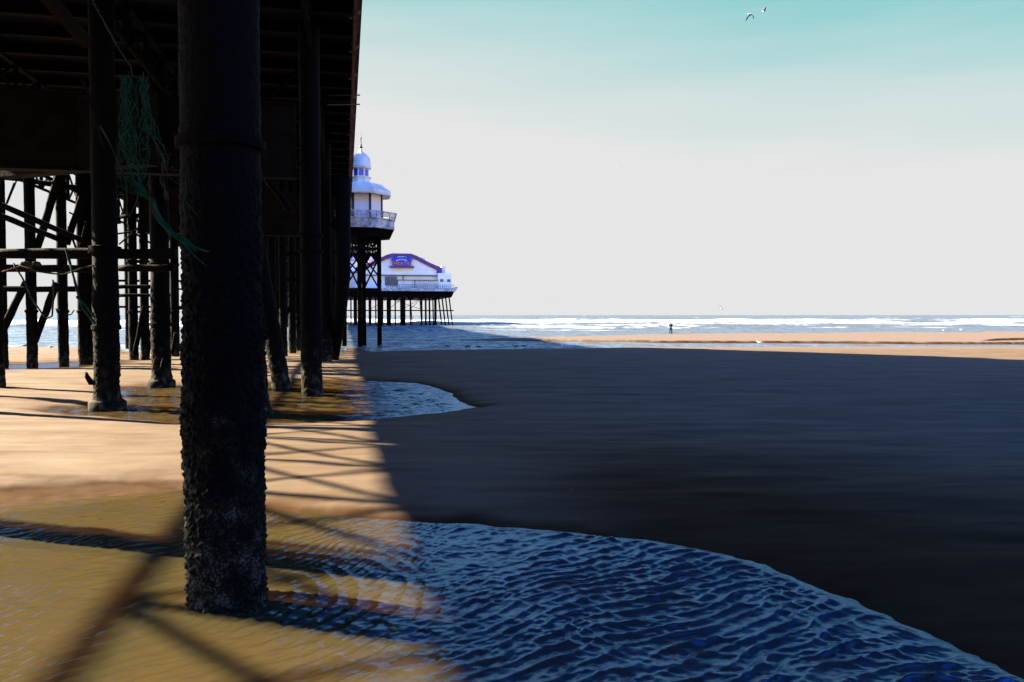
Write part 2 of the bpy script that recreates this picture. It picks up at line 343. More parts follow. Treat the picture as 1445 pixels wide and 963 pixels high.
def sand_height(X, Y):
    sh = X.shape
    wob = .12 * pn(X * .9, Y * .9) + .07 * pn(X * 2.6, Y * 3.6) + .03 * pn(X * 7, Y * 9)
    wobm = 1 - sst(18, 40, np.hypot(X, Y)) * .6
    s1 = sdist(X, Y, NEAR).reshape(sh); s2 = sdist(X, Y, MID).reshape(sh)
    s3 = sdist(X, Y, LEFTP).reshape(sh); s4 = sdist(X, Y, SEA).reshape(sh); s5 = sdist(X, Y, SIDEP).reshape(sh)
    s = np.minimum(np.minimum(s1, s2), np.minimum(np.minimum(s3, s4), s5)) + wob * wobm
    out = np.maximum(s, 0)
    r = np.hypot(X, Y)
    hn = .016 * sst(0, .45, out) + .13 * (1 - np.exp(-out / 1.3))
    hf = .13 * (1 - np.exp(-out / 3.0))
    spit = .21 * sst(0, .35, out + .35 * pn(X * .7, Y * .4) * (out > .05)) + .04 * (1 - np.exp(-out / 6))
    h = hn * (1 - sst(28, 45, r)) + hf * sst(28, 45, r)
    isspit = sst(70, 74, Y + np.maximum(0, -X) * 0.3) * sst(-8, 6, X)
    h = h * (1 - isspit) + spit * isspit
    # broad drainage swells, flatter far away
    h = h + sst(.3, 2.5, out) * (.030 * fbm(X * .22 + 3, Y * .75, 4) + .014 * pn(X * .35 + Y * .5, Y * 1.9)) * (1 - .6 * sst(25, 60, r)) + sst(.4, 1.5, out) * .008 * pn(X * 1.2, Y * 3.5)
    h = h + sst(.8, 2.5, out) * sst(3, 7, X + .2 * Y) * (1 - sst(20, 34, r)) * .011 * np.sin(4.2 * (Y + .9 * pn(X * .16, Y * .12) * 3 - .12 * X)) * (.5 + .9 * pn(X * .2 + 3, Y * .3))
    dep = np.maximum(-s, 0)
    bed = -.11 * (1 - np.exp(-dep / 1.6)) + .012 * pn(X * 3.2 + Y, Y * 6) * sst(0, .5, dep)
    bedsea = -1.2 * (1 - np.exp(-dep / 40)) - .03 * sst(0, 1, dep)
    bed = np.where(s4 < np.minimum(s1, s2), bedsea, bed)
    Z = np.where(s > 0, h, bed)
    return Z, s, s1, s2, s4
# the one ground sheet: a fan of rings, dense in front of the camera, out to the horizon
th = np.concatenate([np.linspace(-180, -62, 40, endpoint=False), np.linspace(-62, -42, 60, endpoint=False), np.linspace(-42, 42, 700, endpoint=False), np.linspace(42, 62, 60, endpoint=False), np.linspace(62, 180, 41)])
rr = np.concatenate([np.linspace(.3, 4.5, 12, endpoint=False), np.geomspace(4.5, 130, 620, endpoint=False), np.geomspace(130, 45000, 40)])
TH, RR = np.meshgrid(np.radians(th), rr)
X, Y = RR * np.sin(TH), RR * np.cos(TH)
Z, S, S1, S2, S4 = sand_height(X, Y)
Z = np.where(RR > 130, np.minimum(Z, -.05 + 0 * Z) if False else np.where(S4 < 0, Z, .1), Z)
wet = np.clip(1 - Z / .095 + .25 * fbm(X * .8, Y * 2.2, 2), 0, 1)
wet = np.where(S < 0, .9, sst(.0, 1, wet))
wet = np.where((Y > 55), wet * .35, wet)
# damp plus painted shade: backlit channel scarp and shaded slope right of near pool
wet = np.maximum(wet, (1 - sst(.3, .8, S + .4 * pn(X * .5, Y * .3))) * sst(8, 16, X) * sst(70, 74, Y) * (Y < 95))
wet_shade = (1 - sst(1.5, 10.5, S1 + .5 * fbm(X * .5, Y * 1.2, 2))) * sst(-1.2, 2.2, X) * (Y < 30)
wet = np.clip(np.maximum(wet, .95 * wet_shade), 0, 1)
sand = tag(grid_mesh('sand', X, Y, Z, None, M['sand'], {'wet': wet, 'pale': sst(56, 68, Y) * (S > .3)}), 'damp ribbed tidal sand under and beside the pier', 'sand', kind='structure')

# ------------------------------------------------------------------ water sheets
A1 = G(304, 866); A1c = Vector((A1.x - .02, A1.y + .33, 0))
def ridged(ph, p=1.2): return (1 - np.abs(np.sin(ph / 2))) ** p
def near_ripples(X, Y):
    wx = X + .35 * pn(X * .55, Y * .55) + .07 * pn(X * 2.1 + 5, Y * 2.1); wy = Y + .35 * pn(X * .55 + 40, Y * .55) + .07 * pn(X * 2.1, Y * 2.1 + 9)
    def wave(dx, dy, lam, amp, mod, ph=0.0):
        k = 2 * np.pi / lam; n = math.hypot(dx, dy)
        return amp * mod * ridged(k * (wx * dx + wy * dy) / n + ph)
    m1 = .7 + .5 * pn(X * 1.3, Y * 1.6); m2 = .6 + .6 * pn(X * 1.7 + 7, Y * 1.5); m3 = .5 + .7 * pn(X * 1.1 + 21, Y * 1.4)
    m1, m2, m3 = (np.clip(m, .12, .95) for m in (m1, m2, m3))
    right = sst(-2.4, .6, X - .1 * Y); left = 1 - right
    z = wave(-.55, .83, .195, .032, m1 * right) + wave(-.30, .95, .27, .019, m2 * right) + wave(.38, .92, .17, .013, m3 * right) + wave(-.75, .66, .12, .009, m2 * right)
    z = z + wave(-.85, .5, .14, .0125, m2 * left) + wave(-.7, .7, .20, .015, m3 * left) + wave(.3, .95, .27, .008, m1 * left)
    rp = np.hypot(X - A1c.x, Y - A1c.y)
    side = sst(-.5, .6, (X - A1c.x) - .1 * (Y - A1c.y)) * sst(.4, .8, rp) * np.exp(-np.maximum(rp - .4, 0) / 1.6)
    z = z + .026 * side * (.7 + .5 * pn(X * 2, Y * 2)) * ridged(2 * np.pi / .21 * (rp + .06 * pn(X * 1.7, Y * 1.7)))
    z = z + wave(-.45, .9, .085, .005, m3 * (.4 + .6 * right)) + wave(.2, .97, .11, .005, m2 * (.4 + .6 * right))
    z = z + .005 * pn(X * 7, Y * 9) + .0022 * pn(X * 19, Y * 23)
    return z
def fan(t0, t1, nt_, r0, r1, nr_, geom=False):
    t = np.radians(np.linspace(t0, t1, nt_)); r = np.geomspace(r0, r1, nr_) if geom else np.linspace(r0, r1, nr_)
    T_, R_ = np.meshgrid(t, r); return R_ * np.sin(T_), R_ * np.cos(T_)
def quad_keep(mask):
    return mask[:-1, :-1] | mask[1:, :-1] | mask[:-1, 1:] | mask[1:, 1:]
X, Y = fan(-60, 46, 1250, 3.2, 13.2, 720)
s1 = sdist(X, Y, NEAR).reshape(X.shape)
rip = near_ripples(X, Y) * sst(.0, .22, -s1 + .05)
Z = rip + .004
tag(grid_mesh('pool', X, Y, Z, quad_keep(s1 < .35), M['pool'], {}), 'rippled tidal pool around the thick near column, golden left and blue right', 'tidal pool', kind='structure')
X, Y = fan(-40, 2, 560, 16.5, 36, 330)
s2 = sdist(X, Y, MID).reshape(X.shape)
wx = X + .5 * pn(X * .4, Y * .4); wy = Y + .5 * pn(X * .4 + 9, Y * .4)
rip = .055 * ridged(2 * np.pi / .95 * (wx * .25 + wy * .97)) * (.6 + .5 * pn(X * .8, Y)) + .040 * ridged(2 * np.pi / .7 * (-wx * .6 + wy * .8)) * (.5 + .6 * pn(X * .7 + 4, Y)) + .005 * pn(X * 5, Y * 6)
tag(grid_mesh('pool', X, Y, rip * sst(.02, 1, -s2 + .1) - .008 * sst(.1, .8, -s2), quad_keep(s2 < .35), M['pool2'], {}), 'smaller pool further back round the second row of columns', 'tidal pool', kind='structure')
X, Y = fan(-44, -22, 160, 36, 62, 60)
s3 = sdist(X, Y, LEFTP).reshape(X.shape)
tag(grid_mesh('pool', X, Y, .01 * pn(X * 1.5, Y * 2), quad_keep(s3 < .5), M['pool2'], {}), 'thin bright strip of water on the sand at far left', 'tidal pool', kind='structure')
X, Y = fan(28, 46, 120, 95, 170, 80)
X, Y = fan(28, 46, 160, 80, 150, 80)
s5 = sdist(X, Y, SIDEP).reshape(X.shape)
tag(grid_mesh('pool', X, Y, .01 * pn(X * 1.5, Y * 2), quad_keep(s5 < 1.0), M['pool2'], {}), 'thin pool lying on the far sand bar at right', 'tidal pool', kind='structure')
# sea
t = np.radians(np.concatenate([np.linspace(-88, -44, 60, endpoint=False), np.linspace(-44, 44, 760, endpoint=False), np.linspace(44, 88, 61)]))
r = np.concatenate([np.geomspace(52, 700, 480, endpoint=False), np.geomspace(700, 45000, 60)])
T_, R_ = np.meshgrid(t, r); X, Y = R_ * np.sin(T_), R_ * np.cos(T_)
s4 = sdist(X, Y, SEA).reshape(X.shape); ins = np.maximum(-s4, 0)
surf = sst(15, 70, ins); shore = Y - .10 * X          # distance seaward
lat_, alo_ = X * PC + Y * PS, -X * PS + Y * PC
wob = 14 * pn(X * .012, Y * .006) + 5 * pn(X * .05, Y * .02)
yy = shore + wob
crest = ridged(2 * np.pi * yy / 27.0, 2.0)
fine_ = pn(X * .22, Y * .5) + .5 * pn(X * .6, Y * 1.3)
Z = surf * (.38 * crest * (.6 + .6 * pn(X * .02 + 5, Y * .01)) + .10 * fine_) * np.where(R_ > 700, .4, 1) + (1 - surf) * (.02 * pn(X * .5, Y * .9) + .012 * pn(X * 1.3, Y * 2.2)) * sst(0, 4, ins)
nz = fbm(X * .03, Y * .03 * 1.0, 3) * .5 + .5
nz2 = fbm(X * .11 + 8, Y * .10, 3)
# breaking lines (seaward distance, half width, strength)
foam = np.zeros_like(X); heave = np.zeros_like(X)
for d0, w, k in ((122, 4, .7), (140, 6, .85), (164, 8, .75), (196, 12, .9), (240, 17, 1.1), (300, 30, 1.2), (380, 38, 1.1), (480, 34, .6), (640, 40, .35)):
    g = np.exp(-((yy - d0) / w) ** 2); brk = np.clip(.60 + .9 * pn(X * .014 + d0, d0 * .7 + Y * .004) + .5 * pn(X * .05 + d0, Y * .012), 0, 1)
    foam = np.maximum(foam, g * k * (.05 + 1.15 * brk)); heave = heave + g * k * brk * min(1, d0 / 240) * (.55 + .5 * pn(X * .05, Y * .02 + d0))
foam = sst(.30, 1.0, foam + (.34 * nz2 + .28 * pn(X * .45, Y * .22)) * sst(.05, .4, foam))
white_caps = sst(.62, .75, pn(X * .02 + 3, Y * .010) * .7 + .4 * pn(X * .06, Y * .03)) * sst(420, 700, R_)
lace = sst(.25, .6, pn(X * .35, Y * .12) + .5 * pn(X * .9, Y * .5)) * (1 - sst(.3, 1.3, ins / 6)) * .5 * (1 - sst(4, 10, X))
foam = foam ** 1.3
foam = np.clip(np.maximum(np.maximum(foam * sst(18, 45, ins), white_caps * .8), lace * sst(.2, .8, ins)), 0, 1)
# calmer water in the lee of the pier legs
foam = foam * (1 - .85 * (1 - sst(190, 235, Y)) * (1 - sst(22, 38, lat_)) * sst(-4, 0, lat_))
tag(grid_mesh('sea', X, Y, Z - .012 + 1.0 * heave * sst(18, 60, ins), quad_keep(s4 < .6), M['sea'], {'foam': foam}), 'breaking grey sea with white surf out to the horizon', 'sea', kind='structure')

# ------------------------------------------------------------------ the pier
pier = tag(empty('pier'), 'long dark iron seaside pier seen from beneath, on barnacled columns', 'pier')
DZ = 12.6
def column_mesh(r, ztop, nseg, dz, amp, seed, collars=(), crust=3.8, flare=0.0, lean=(0, 0)):
    m = int(ztop / dz) + 1; zs = np.linspace(-.45, ztop, m); vs = []
    for z in zs:
        rad = r
        for zc, hh, ex in collars:
            if abs(z - zc) < hh: rad = r + ex
        k = max(0.0, min(1.0, (crust - z) / 1.5)); a = amp * (.25 + .75 * k)
        if flare and z < .5: rad += flare * (1 - max(z, 0) / .5)
        for j in range(nseg):
            an = 2 * math.pi * j / nseg; ca, sa = math.cos(an), math.sin(an)
            p = Vector((ca * r, sa * r, z)); q = p * 8 + Vector((seed, seed * 2, 0))
            n1 = mnoise.noise(p * 2.2 + Vector((seed, 0, seed)))
            vd = mnoise.voronoi(q * 2.2)[0][0]
            n2 = math.sqrt(max(0, .5 - vd))
            n3 = mnoise.noise(q * 5.5)
            rr_ = rad + a * (.55 * n1 + .70 * n2 + .25 * n3)
            vs.append((ca * rr_ + lean[0] * z, sa * rr_ + lean[1] * z, z))
    fs = [(i * nseg + j, i * nseg + (j + 1) % nseg, (i + 1) * nseg + (j + 1) % nseg, (i + 1) * nseg + j) for i in range(m - 1) for j in range(nseg)]
    b = MB(); b.add(vs, fs); return b
def add_column(pos, mb, label=None, mats=None, top_collar=None, r=.36):
    o = mb.build('column', mats or M['barnacle'], pier, smooth=True)
    o.location = pos
    if label: o['label'] = label
    return o
def collar(col, r, z, h, ex):
    b = MB(); b.lathe([(r + .01, z - h), (r + ex, z - h * .8), (r + ex, z + h * .8), (r + .01, z + h)], n=28)
    c = b.build('collar', M['iron'], col, smooth=False); return c
# the near column
near_col = add_column(A1c, column_mesh(.352, 12.2, 200, .014, .060, 3.1, collars=((4.32, .09, .012),), crust=4.2), 'thick barnacle-crusted column standing in the near pool')
collar(near_col, .355, 4.28, .05, .045)
# shared column kinds
fat = add_column(G(440, 559), column_mesh(.335, 12.2, 72, .05, .06, 11.0, crust=4.0), 'barnacled column with two pale rings at the edge of the middle pool')
collar(fat, .34, 5.35, .05, .08); collar(fat, .34, 4.82, .05, .08)
def dup_col(src, pos, rz=0.0):
    c = link_copy(src, pier, pos, rz)
    if 'label' in c: del c['label']
    for ch in src.children:
        link_copy(ch, c, ch.location, 0)
    return c
fat2 = add_column(G(152, 578), column_mesh(.33, 12.2, 72, .05, .07, 23.0, crust=4.0, flare=.10), 'barnacled column with a broad foot and a driftwood snag, left of the near column')
b = MB(); b.path([(-.30, -.05, .75), (-.42, -.08, .78), (-.52, -.1, .95), (-.55, -.1, 1.08)], [.05, .09, .07, .03], 7)
b.build('driftwood_snag', M['timber'], fat2, smooth=True)
b = MB(); b.lathe([(.40, -.3), (.50, .0), (.50, .22), (.36, .32)], n=24); ft = b.build('foot', M['barnacle'], fat2, smooth=True)
collar(fat2, .34, 4.55, .12, .09); collar(fat2, .34, 2.35, .07, .05)
b2 = dup_col(fat2, G(228, 546), 1.9)
# A row beyond
for k in range(2, 11):
    dup_col(fat, P(-1.06, 7.5 + 19.1 * k), k * 1.3)
# B, C rows in pairs, D row
def clear_of(lat, along):           # keep the measured ones free
    return True
slim = add_column(P(-12.2, 25.3), column_mesh(.25, 12.0, 48, .07, .05, 31.0, crust=3.6))
collar(slim, .25, 5.9, .10, .09); collar(slim, .25, 2.9, .07, .06)
dup_col(slim, P(-12.2, 31.6), .7); thin_b = P(-6.5, 12.3); dup_col(fat2, P(-6.5, 5.2), 2.4)
dup_col(slim, P(-12.2, 15.7), 2.0); dup_col(slim, P(-17.2, 31.5), 2.8); dup_col(slim, P(-17.2, 18.6), .8)
for px, py in ((4, 519.5), (46, 519.5), (90, 517.5), (118, 514.5), (129, 514), (189, 509), (205, 508.5), (247, 505)):
    dup_col(slim, G(px, py), px * .1)
thin = add_column(G(413, 501), column_mesh(.24, 12.0, 36, .09, .04, 41.0, crust=3.2))
dup_col(thin, thin_b, .4)
for px, py in ((400, 506), (385, 511), (422, 497), (392, 498)): dup_col(thin, G(px, py), px * .3)
for k in range(2, 10):
    al = 7.5 + 19.1 * k
    for lat in (-6.5, -12.2, -17.2):
        for da in (-2.3, 4.8):
            if k == 2 and lat < -10: continue
            dup_col(thin, P(lat, al + da), lat + al)
# leaning columns behind the near one
def lean_col(foot, top, r, seed, label):
    foot, top = Vector(foot), Vector(top); d = top - foot; d *= 9.3 / d.z; ln = d.length
    o = column_mesh(r, ln, 60, .06, .06, seed, crust=3.8, flare=.06).build('raking_column', M['barnacle'], pier, smooth=True)
    o.location = foot; o.rotation_euler = Vector((0, 0, 1)).rotation_difference(d).to_euler(); o['label'] = label
    return o
f1 = G(398, 548.5); lean_col(f1, D(362, 345, f1.y), .30, 51, 'leaning barnacled strut column beside the two-ringed column')
f2 = G(364, 580); lean_col(f2, D(350, 430, f2.y), .32, 57, 'leaning column mostly hidden behind the near column')
f3 = G(478, 501); 
b = MB(); t3 = D(489, 395, 44); b.path([G(470, 511), D(480, 440, 44), D(484, 390, 44), D(484, 250, 44)], [.30, .36, .40, .42], 14); b.build('raking_column', M['barnacle'], pier, smooth=True)

# deck, joists, girders
b = MB()
lats = np.linspace(-18.2, .32, 96)
for i in range(len(lats) - 1):
    l0, l1 = lats[i], lats[i + 1] - .0005
    p = [P(l0, -14, DZ), P(l1, -14, DZ), P(l1, 215, DZ), P(l0, 215, DZ)]
    vs = p + [v + Vector((0, 0, .09 + .008 * (i % 3))) for v in p]
    b.add(vs, [(3, 2, 1, 0), (4, 5, 6, 7), (0, 1, 5, 4), (1, 2, 6, 5), (2, 3, 7, 6), (3, 0, 4, 7)])
b.build('deck', M['deckwood'], pier)
j0 = None
for i in range(58):
    al = 3.0 + i * 2.1
    if j0 is None:
        b = MB(); b.beam(P(-17.6, 0, 0), P(.28, 0, 0), .2, .34); b.beam(P(-17.6, 0, -.19), P(.28, 0, -.19), .28, .035)
        j0 = b.build('joist', M['rust'], pier); j0.location = P(0, al, DZ - .18)
    else: link_copy(j0, pier, P(0, al, DZ - .18 - .004 * (i % 2)))
def lattice(lat, a0, a1, z0, z1, step, w, mat, name='lattice_girder', x=True):
    b = MB(); b.beam(P(lat, a0, z0), P(lat, a1, z0), w * 1.1, w * .8); b.beam(P(lat, a0, z1), P(lat, a1, z1), w * 2.0, w * 1.2)
    n = max(1, round((a1 - a0) / step)); st = (a1 - a0) / n
    for i in range(n + 1): b.beam(P(lat, a0 + st * i, z0 + w * .6), P(lat, a0 + st * i, z1 - w * .6), w)
    for i in range(n):
        o = .035
        b.beam(P(lat + o, a0 + st * i, z0), P(lat + o, a0 + st * (i + 1), z1), w * .6, w * .8)
        if x: b.beam(P(lat - o, a0 + st * i, z1), P(lat - o, a0 + st * (i + 1), z0), w * .6, w * .8)
    return b.build(name, mat, pier)
for k in range(11):
    a = 7.5 + 19.1 * (k - 1)
    lattice(-17.8, a + .15, a + 18.95, 10.30, 12.30, 2.3, .15, M['iron'])
    if k < 7:
        for lat in (-12.2, -6.5): lattice(lat, a + .15, a + 18.95, 11.0, 12.22, 2.4, .10, M['iron'])
    lattice(-1.06, a + .45, a + 18.65, 11.2, 12.22, 2.0, .10, M['iron'])
# transverse crossbeams at each bent
for k in range(0, 11):
    al = 7.5 + 19.1 * k; zb, zt = (7.1, 9.4) if k < 3 else (9.6, 10.6)
    b = MB(); b.beam(P(-10.4, al, (zb + zt) / 2), P(-1.5, al, (zb + zt) / 2), .35, zt - zb - .1); b.beam(P(-10.4, al, zb), P(-1.5, al, zb), .5, .07); b.beam(P(-10.4, al, zt), P(-1.5, al, zt), .5, .07)
    b.build('crossbeam', M['timber'], pier)
b = MB(); b.beam(P(-10.6, 28.5, 8.2), P(-5.5, 25.2, 8.2), .5, 2.2); b.build('crossbeam', M['timber'], pier)
# edge fascia and railing
b = MB(); b.beam(P(.40, -14, 12.50), P(.40, 215, 12.50), .12, .42); b.beam(P(.46, -14, 12.78), P(.46, 215, 12.78), .30, .06); b.build('fascia', M['fascia'], pier)
rail0 = None
for i in range(60):
    al = 6 + i * 3.4
    if rail0 is None:
        b = MB()
        for z in (.12, .55, 1.05): b.beam(P(0.32, 0, z), P(0.32, 3.34, z), .05, .05)
        for q in range(12):
            b.beam(P(0.30, q * .28, .12), P(0.30, q * .28 + .28, .55), .02, .03); b.beam(P(0.34, q * .28 + .28, .12), P(0.34, q * .28, .55), .02, .03)
        b.beam(P(0.32, 0, -.35), P(0.32, 0, 1.12), .09); b.beam(P(0.32, 1.67, .0), P(0.32, 1.67, 1.05), .05)
        b.beam(P(0.20, .1, -.55), P(0.58, .1, -.30), .07)
        rail0 = b.build('railing', M['fascia'], pier); rail0.location = P(0, al, 12.81)
    else: link_copy(rail0, pier, P(0, al, 12.81))
# thin scaffold rods sticking out past the edge
for py, al in ((135, 0), (148, 0), (178, 1), (188, 1)):
    x1 = 508 if al == 0 else 489; x0 = 461 if al == 0 else 468
    dd = 35.6 if al == 0 else 42
    b = MB(); b.path([D(x0, py, dd), D(x1, py - .5, dd)], .03, 6); b.build('scaffold_rod', M['steel'], pier)
# bracing between the left columns (image-derived positions, built at their depth)
def strut(a, c, depth, w, name='brace', mat='iron', depth2=None, round_=True):
    p, q = D(*a, depth), D(*c, depth2 or depth); b = MB()
    if round_:
        n = 7; pts = [p.lerp(q, i / (n - 1)) + Vector((random.uniform(-1, 1), 0, random.uniform(-1, 1))) * w * .05 for i in range(n)]
        b.path(pts, [w / 2 * random.uniform(.9, 1.1) for _ in range(n)], 10)
    else: b.beam(p, q, w)
    return b.build(name, M[mat], pier, smooth=round_)
W = lambda px, d: px * d / FPX
strut((-30, 357.5), (248, 358.5), 23.2, W(15, 23.2), 'cross_timber', 'timber')
strut((-30, 378), (140, 380), 23.0, W(11, 23), 'cross_timber', 'timber'); strut((168, 379), (246, 378), 28, W(10, 28), 'cross_timber', 'timber')
strut((-30, 408), (137, 408.5), 40, W(9, 40)); strut((166, 405), (216, 405), 45, W(6, 45)); strut((166, 417), (240, 417), 46, W(5, 46))
strut((-6, 488), (37, 398), 40.2, W(10, 40)); strut((49, 482), (80, 400), 40.8, W(10, 41)); strut((52, 352), (84, 246), 41, W(10, 41)); strut((94, 345), (122, 258), 42, W(9, 42))
strut((190, 500), (204, 430), 47, W(7, 47)); strut((208, 500), (217, 455), 47, W(6, 47)); strut((243, 500), (248, 470), 50, W(5, 50))
strut((-20, 280), (132, 347), 38, W(8, 38)); strut((-20, 296), (92, 342), 38.4, W(8, 38)); strut((8, 250), (112, 266), 42, W(8, 42)); strut((54, 244), (112, 272), 43, W(5, 43)); strut((20, 258), (4, 300), 44, W(2, 44)); strut((28, 243), (10, 288), 44, W(2, 44))
strut((98, 300), (132, 318), 42.5, W(2.5, 42)); strut((96, 320), (108, 352), 42.5, W(3, 42)); strut((122, 312), (112, 350), 43, W(2.5, 43))
strut((166, 330), (190, 327), 46, W(2.5, 46)); strut((168, 345), (196, 322), 46.5, W(2.5, 46)); strut((183, 325), (215, 345), 46.2, W(3, 46)); strut((195, 318), (206, 322), 47, W(5, 47))
strut((166, 268), (250, 312), 46, W(4, 46)); strut((130, 262), (250, 246), 45, W(8, 45)); strut((170, 306), (250, 302), 45, W(6, 45)); strut((174, 250), (186, 330), 47, W(7, 47)); strut((206, 250), (196, 330), 47, W(5, 47)); strut((240, 250), (222, 330), 47, W(8, 47))
strut((226, 300), (236, 345), 49, W(4, 49)); strut((130, 287), (168, 299), 44, W(6, 44)); strut((130, 318), (170, 314), 44, W(4, 44))
# faint diagonals between the near column and the two-ringed one, and deeper ties
strut((365, 150), (430, 92), 30, W(6, 30)); strut((395, 185), (428, 145), 31, W(5, 31)); strut((375, 250), (412, 300), 30, W(10, 30), mat='rust')
strut((376, 395), (480, 395), 52, W(6, 52)); strut((376, 410), (480, 412), 60, W(4, 60)); strut((376, 360), (480, 356), 52, W(7, 52))
strut((380, 455), (398, 395), 50, W(4, 50)); strut((400, 460), (420, 400), 52, W(4, 52)); strut((455, 300), (480, 330), 46, W(7, 46)); strut((430, 250), (485, 330), 60, W(7, 60))
# sun-caught raking timber at upper left
b = MB(); b.beam(D(58, -14, 15.5), D(122, 60, 17.5), .16, .26); b.build('raking_timber', M['rust'], pier)
# bent ties further out (thin lateral ties per bent)
for k in range(3, 10):
    al = 7.5 + 19.1 * k
    for z in (3.3, 5.2):
        b = MB(); b.beam(P(-17.2, al - 2.3, z), P(-1.06, al - 2.3, z), .16); b.build('tie_beam', M['iron'], pier)
    b = MB()
    b.beam(P(-6.5, al - 2.3, 2), P(-1.1, al, 7), .12); b.build('brace', M['iron'], pier)
    b = MB(); b.beam(P(-6.6, al - 2.3, 7), P(-1.0, al, 2), .12); b.build('brace', M['iron'], pier)

# ------------------------------------------------------------------ pavilion on the pier deck (unseen, roof shaped to throw the long shade)
pav = tag(empty('pavilion', P(0, 0, DZ + .12), PA), 'unseen long pavilion on the pier deck, steep slate roof shaped to throw the long shade', 'pavilion')
b = MB(); b.box((-17, 2, 0), (-2.4, 75.8, 3.1)); b.build('wall', M['brickwall'], pav)
b = MB()
b.add([(-2.0, 2, 3.05), (-2.0, 76.2, 3.05), (-17.4, 76.2, 3.05), (-17.4, 2, 3.05), (-9.7, 12, 18.4), (-9.7, 68.3, 18.4)], [(0, 3, 4), (0, 4, 5, 1), (1, 5, 2), (2, 5, 4, 3), (0, 1, 2, 3)])
b.build('roof', M['slate'], pav)
b = MB(); b.box((-10.6, 61, 17.0), (-8.8, 66.0, 20.2)); b.lathe([(1.9, 0), (1.5, 1.2), (.5, 2.6), (.05, 4.2)], (-9.7, 64, 20.2), 12); b.build('roof_lantern', M['white'], pav)
for i in range(10):
    b = MB(); b.box((-2.42, 6 + i * 7.0, .7), (-2.36, 9.5 + i * 7.0, 2.1)); b.build('window', M['darkglass'], pav)

# unseen wall added behind the camera to block low sky light
sw = tag(empty('sky_block_wall', P(0, -18, 0), PA), 'unseen dark wall added behind the camera to block low sky light', 'blocking wall')
b = MB(); b.prism([(-90, -1), (140, -1), (140, 9.0), (-90, 9.0)], -1.6, 0); b.build('wall', M['wallstone'], sw)
b = MB(); b.box((-90, -1.5, 9.0), (140, -.3, 10.2)); b.build('parapet', M['wallstone'], sw)
b = MB()
for k in range(4): b.box((-90, .0, -1 + k * .45), (140, 1.6 - k * .4, -.55 + k * .45))
b.build('stepped_apron', M['wallstone'], sw)

# ------------------------------------------------------------------ kiosk on legs at the pier edge
KB = G(511, 488.5); KD = KB.y; ks = KD / FPX
kio = tag(empty('kiosk', (KB.x, KB.y, 0), math.atan2(-KB.x, KB.y)), 'white domed octagonal kiosk on tall iron legs at the pier edge', 'kiosk')
kz = lambda y: CAM_H + (445 - y) * ks
kr = lambda px: px * ks
ROT8 = R(-90 + 23.6)
def part(mb, name, mat, par, smooth=False): return mb.build(name, mat, par, smooth=smooth)
Rw = kr(30)
b = MB(); b.lathe([(Rw, kz(312)), (Rw, kz(277))], n=8, rot=ROT8); wall = part(b, 'wall', M['cream'], kio)
for k in range(8):
    a = ROT8 + k * math.pi / 4
    b = MB(); b.path([(Rw * math.cos(a), Rw * math.sin(a), kz(312)), (Rw * math.cos(a), Rw * math.sin(a), kz(277))], .10, 6); part(b, 'corner_post', M['dark'], kio)
# window on the face left of the front one
for kf in (5, 1, 3):
    a0, a1 = ROT8 + kf * math.pi / 4, ROT8 + (kf + 1) * math.pi / 4
    p0, p1 = Vector((Rw * math.cos(a0), Rw * math.sin(a0), 0)), Vector((Rw * math.cos(a1), Rw * math.sin(a1), 0))
    nrm = ((p0 + p1) / 2).normalized() * .03
    for f0, f1_, y0, y1, mm in ((.2, .8, 300, 284, 'paleglass'),):
        q0, q1 = p0.lerp(p1, f0) + nrm, p0.lerp(p1, f1_) + nrm
        b = MB(); b.add([(q0.x, q0.y, kz(y0)), (q1.x, q1.y, kz(y0)), (q1.x, q1.y, kz(y1)), (q0.x, q0.y, kz(y1))] + [(q0.x * .97, q0.y * .97, kz(y0)), (q1.x * .97, q1.y * .97, kz(y0)), (q1.x * .97, q1.y * .97, kz(y1)), (q0.x * .97, q0.y * .97, kz(y1))],
                        [(0, 1, 2, 3), (7, 6, 5, 4), (0, 4, 5, 1), (1, 5, 6, 2), (2, 6, 7, 3), (3, 7, 4, 0)]); part(b, 'window', M[mm], kio)
Re = kr(43.5)
b = MB(); b.lathe([(Re * .97, kz(277.5)), (Re, kz(277)), (Re, kz(272.5)), (kr(36), kz(268.5)), (kr(31), kz(264)), (kr(31), kz(263)), (kr(20), kz(262)), (kr(15), kz(260))], n=8, rot=ROT8); roof = part(b, 'roof', M['roofwhite'], kio)
b = MB()
for k in range(8):
    a0, a1 = ROT8 + k * math.pi / 4, ROT8 + (k + 1) * math.pi / 4
    for i in range(22):
        t0 = (i + .2) / 22; t1 = (i + .8) / 22
        p0, p1 = Vector((Re * math.cos(a0), Re * math.sin(a0), 0)), Vector((Re * math.cos(a1), Re * math.sin(a1), 0))
        u, v = p0.lerp(p1, t0), p0.lerp(p1, t1); zt, zb = kz(276.8), kz(279)
        w_, x_ = u * .985, v * .985
        b.add([(u.x, u.y, zb), (v.x, v.y, zb), (v.x, v.y, zt), (u.x, u.y, zt), (w_.x, w_.y, zb), (x_.x, x_.y, zb), (x_.x, x_.y, zt), (w_.x, w_.y, zt)], [(0, 1, 2, 3), (7, 6, 5, 4), (0, 4, 5, 1), (1, 5, 6, 2), (2, 6, 7, 3), (3, 7, 4, 0)])
part(b, 'valance', M['white'], roof)
lan = MB(); lan.lathe([(kr(17), kz(262)), (kr(13.2), kz(259)), (kr(13.2), kz(253.5)), (kr(15), kz(253)), (kr(15), kz(252)), (kr(11.2), kz(252)), (kr(11.2), kz(240)), (kr(14.5), kz(240)), (kr(14.5), kz(238.5))], n=8, rot=ROT8)
lan = part(lan, 'lantern', M['white'], kio)
rl = kr(11.2) * math.cos(math.pi / 8) + .012
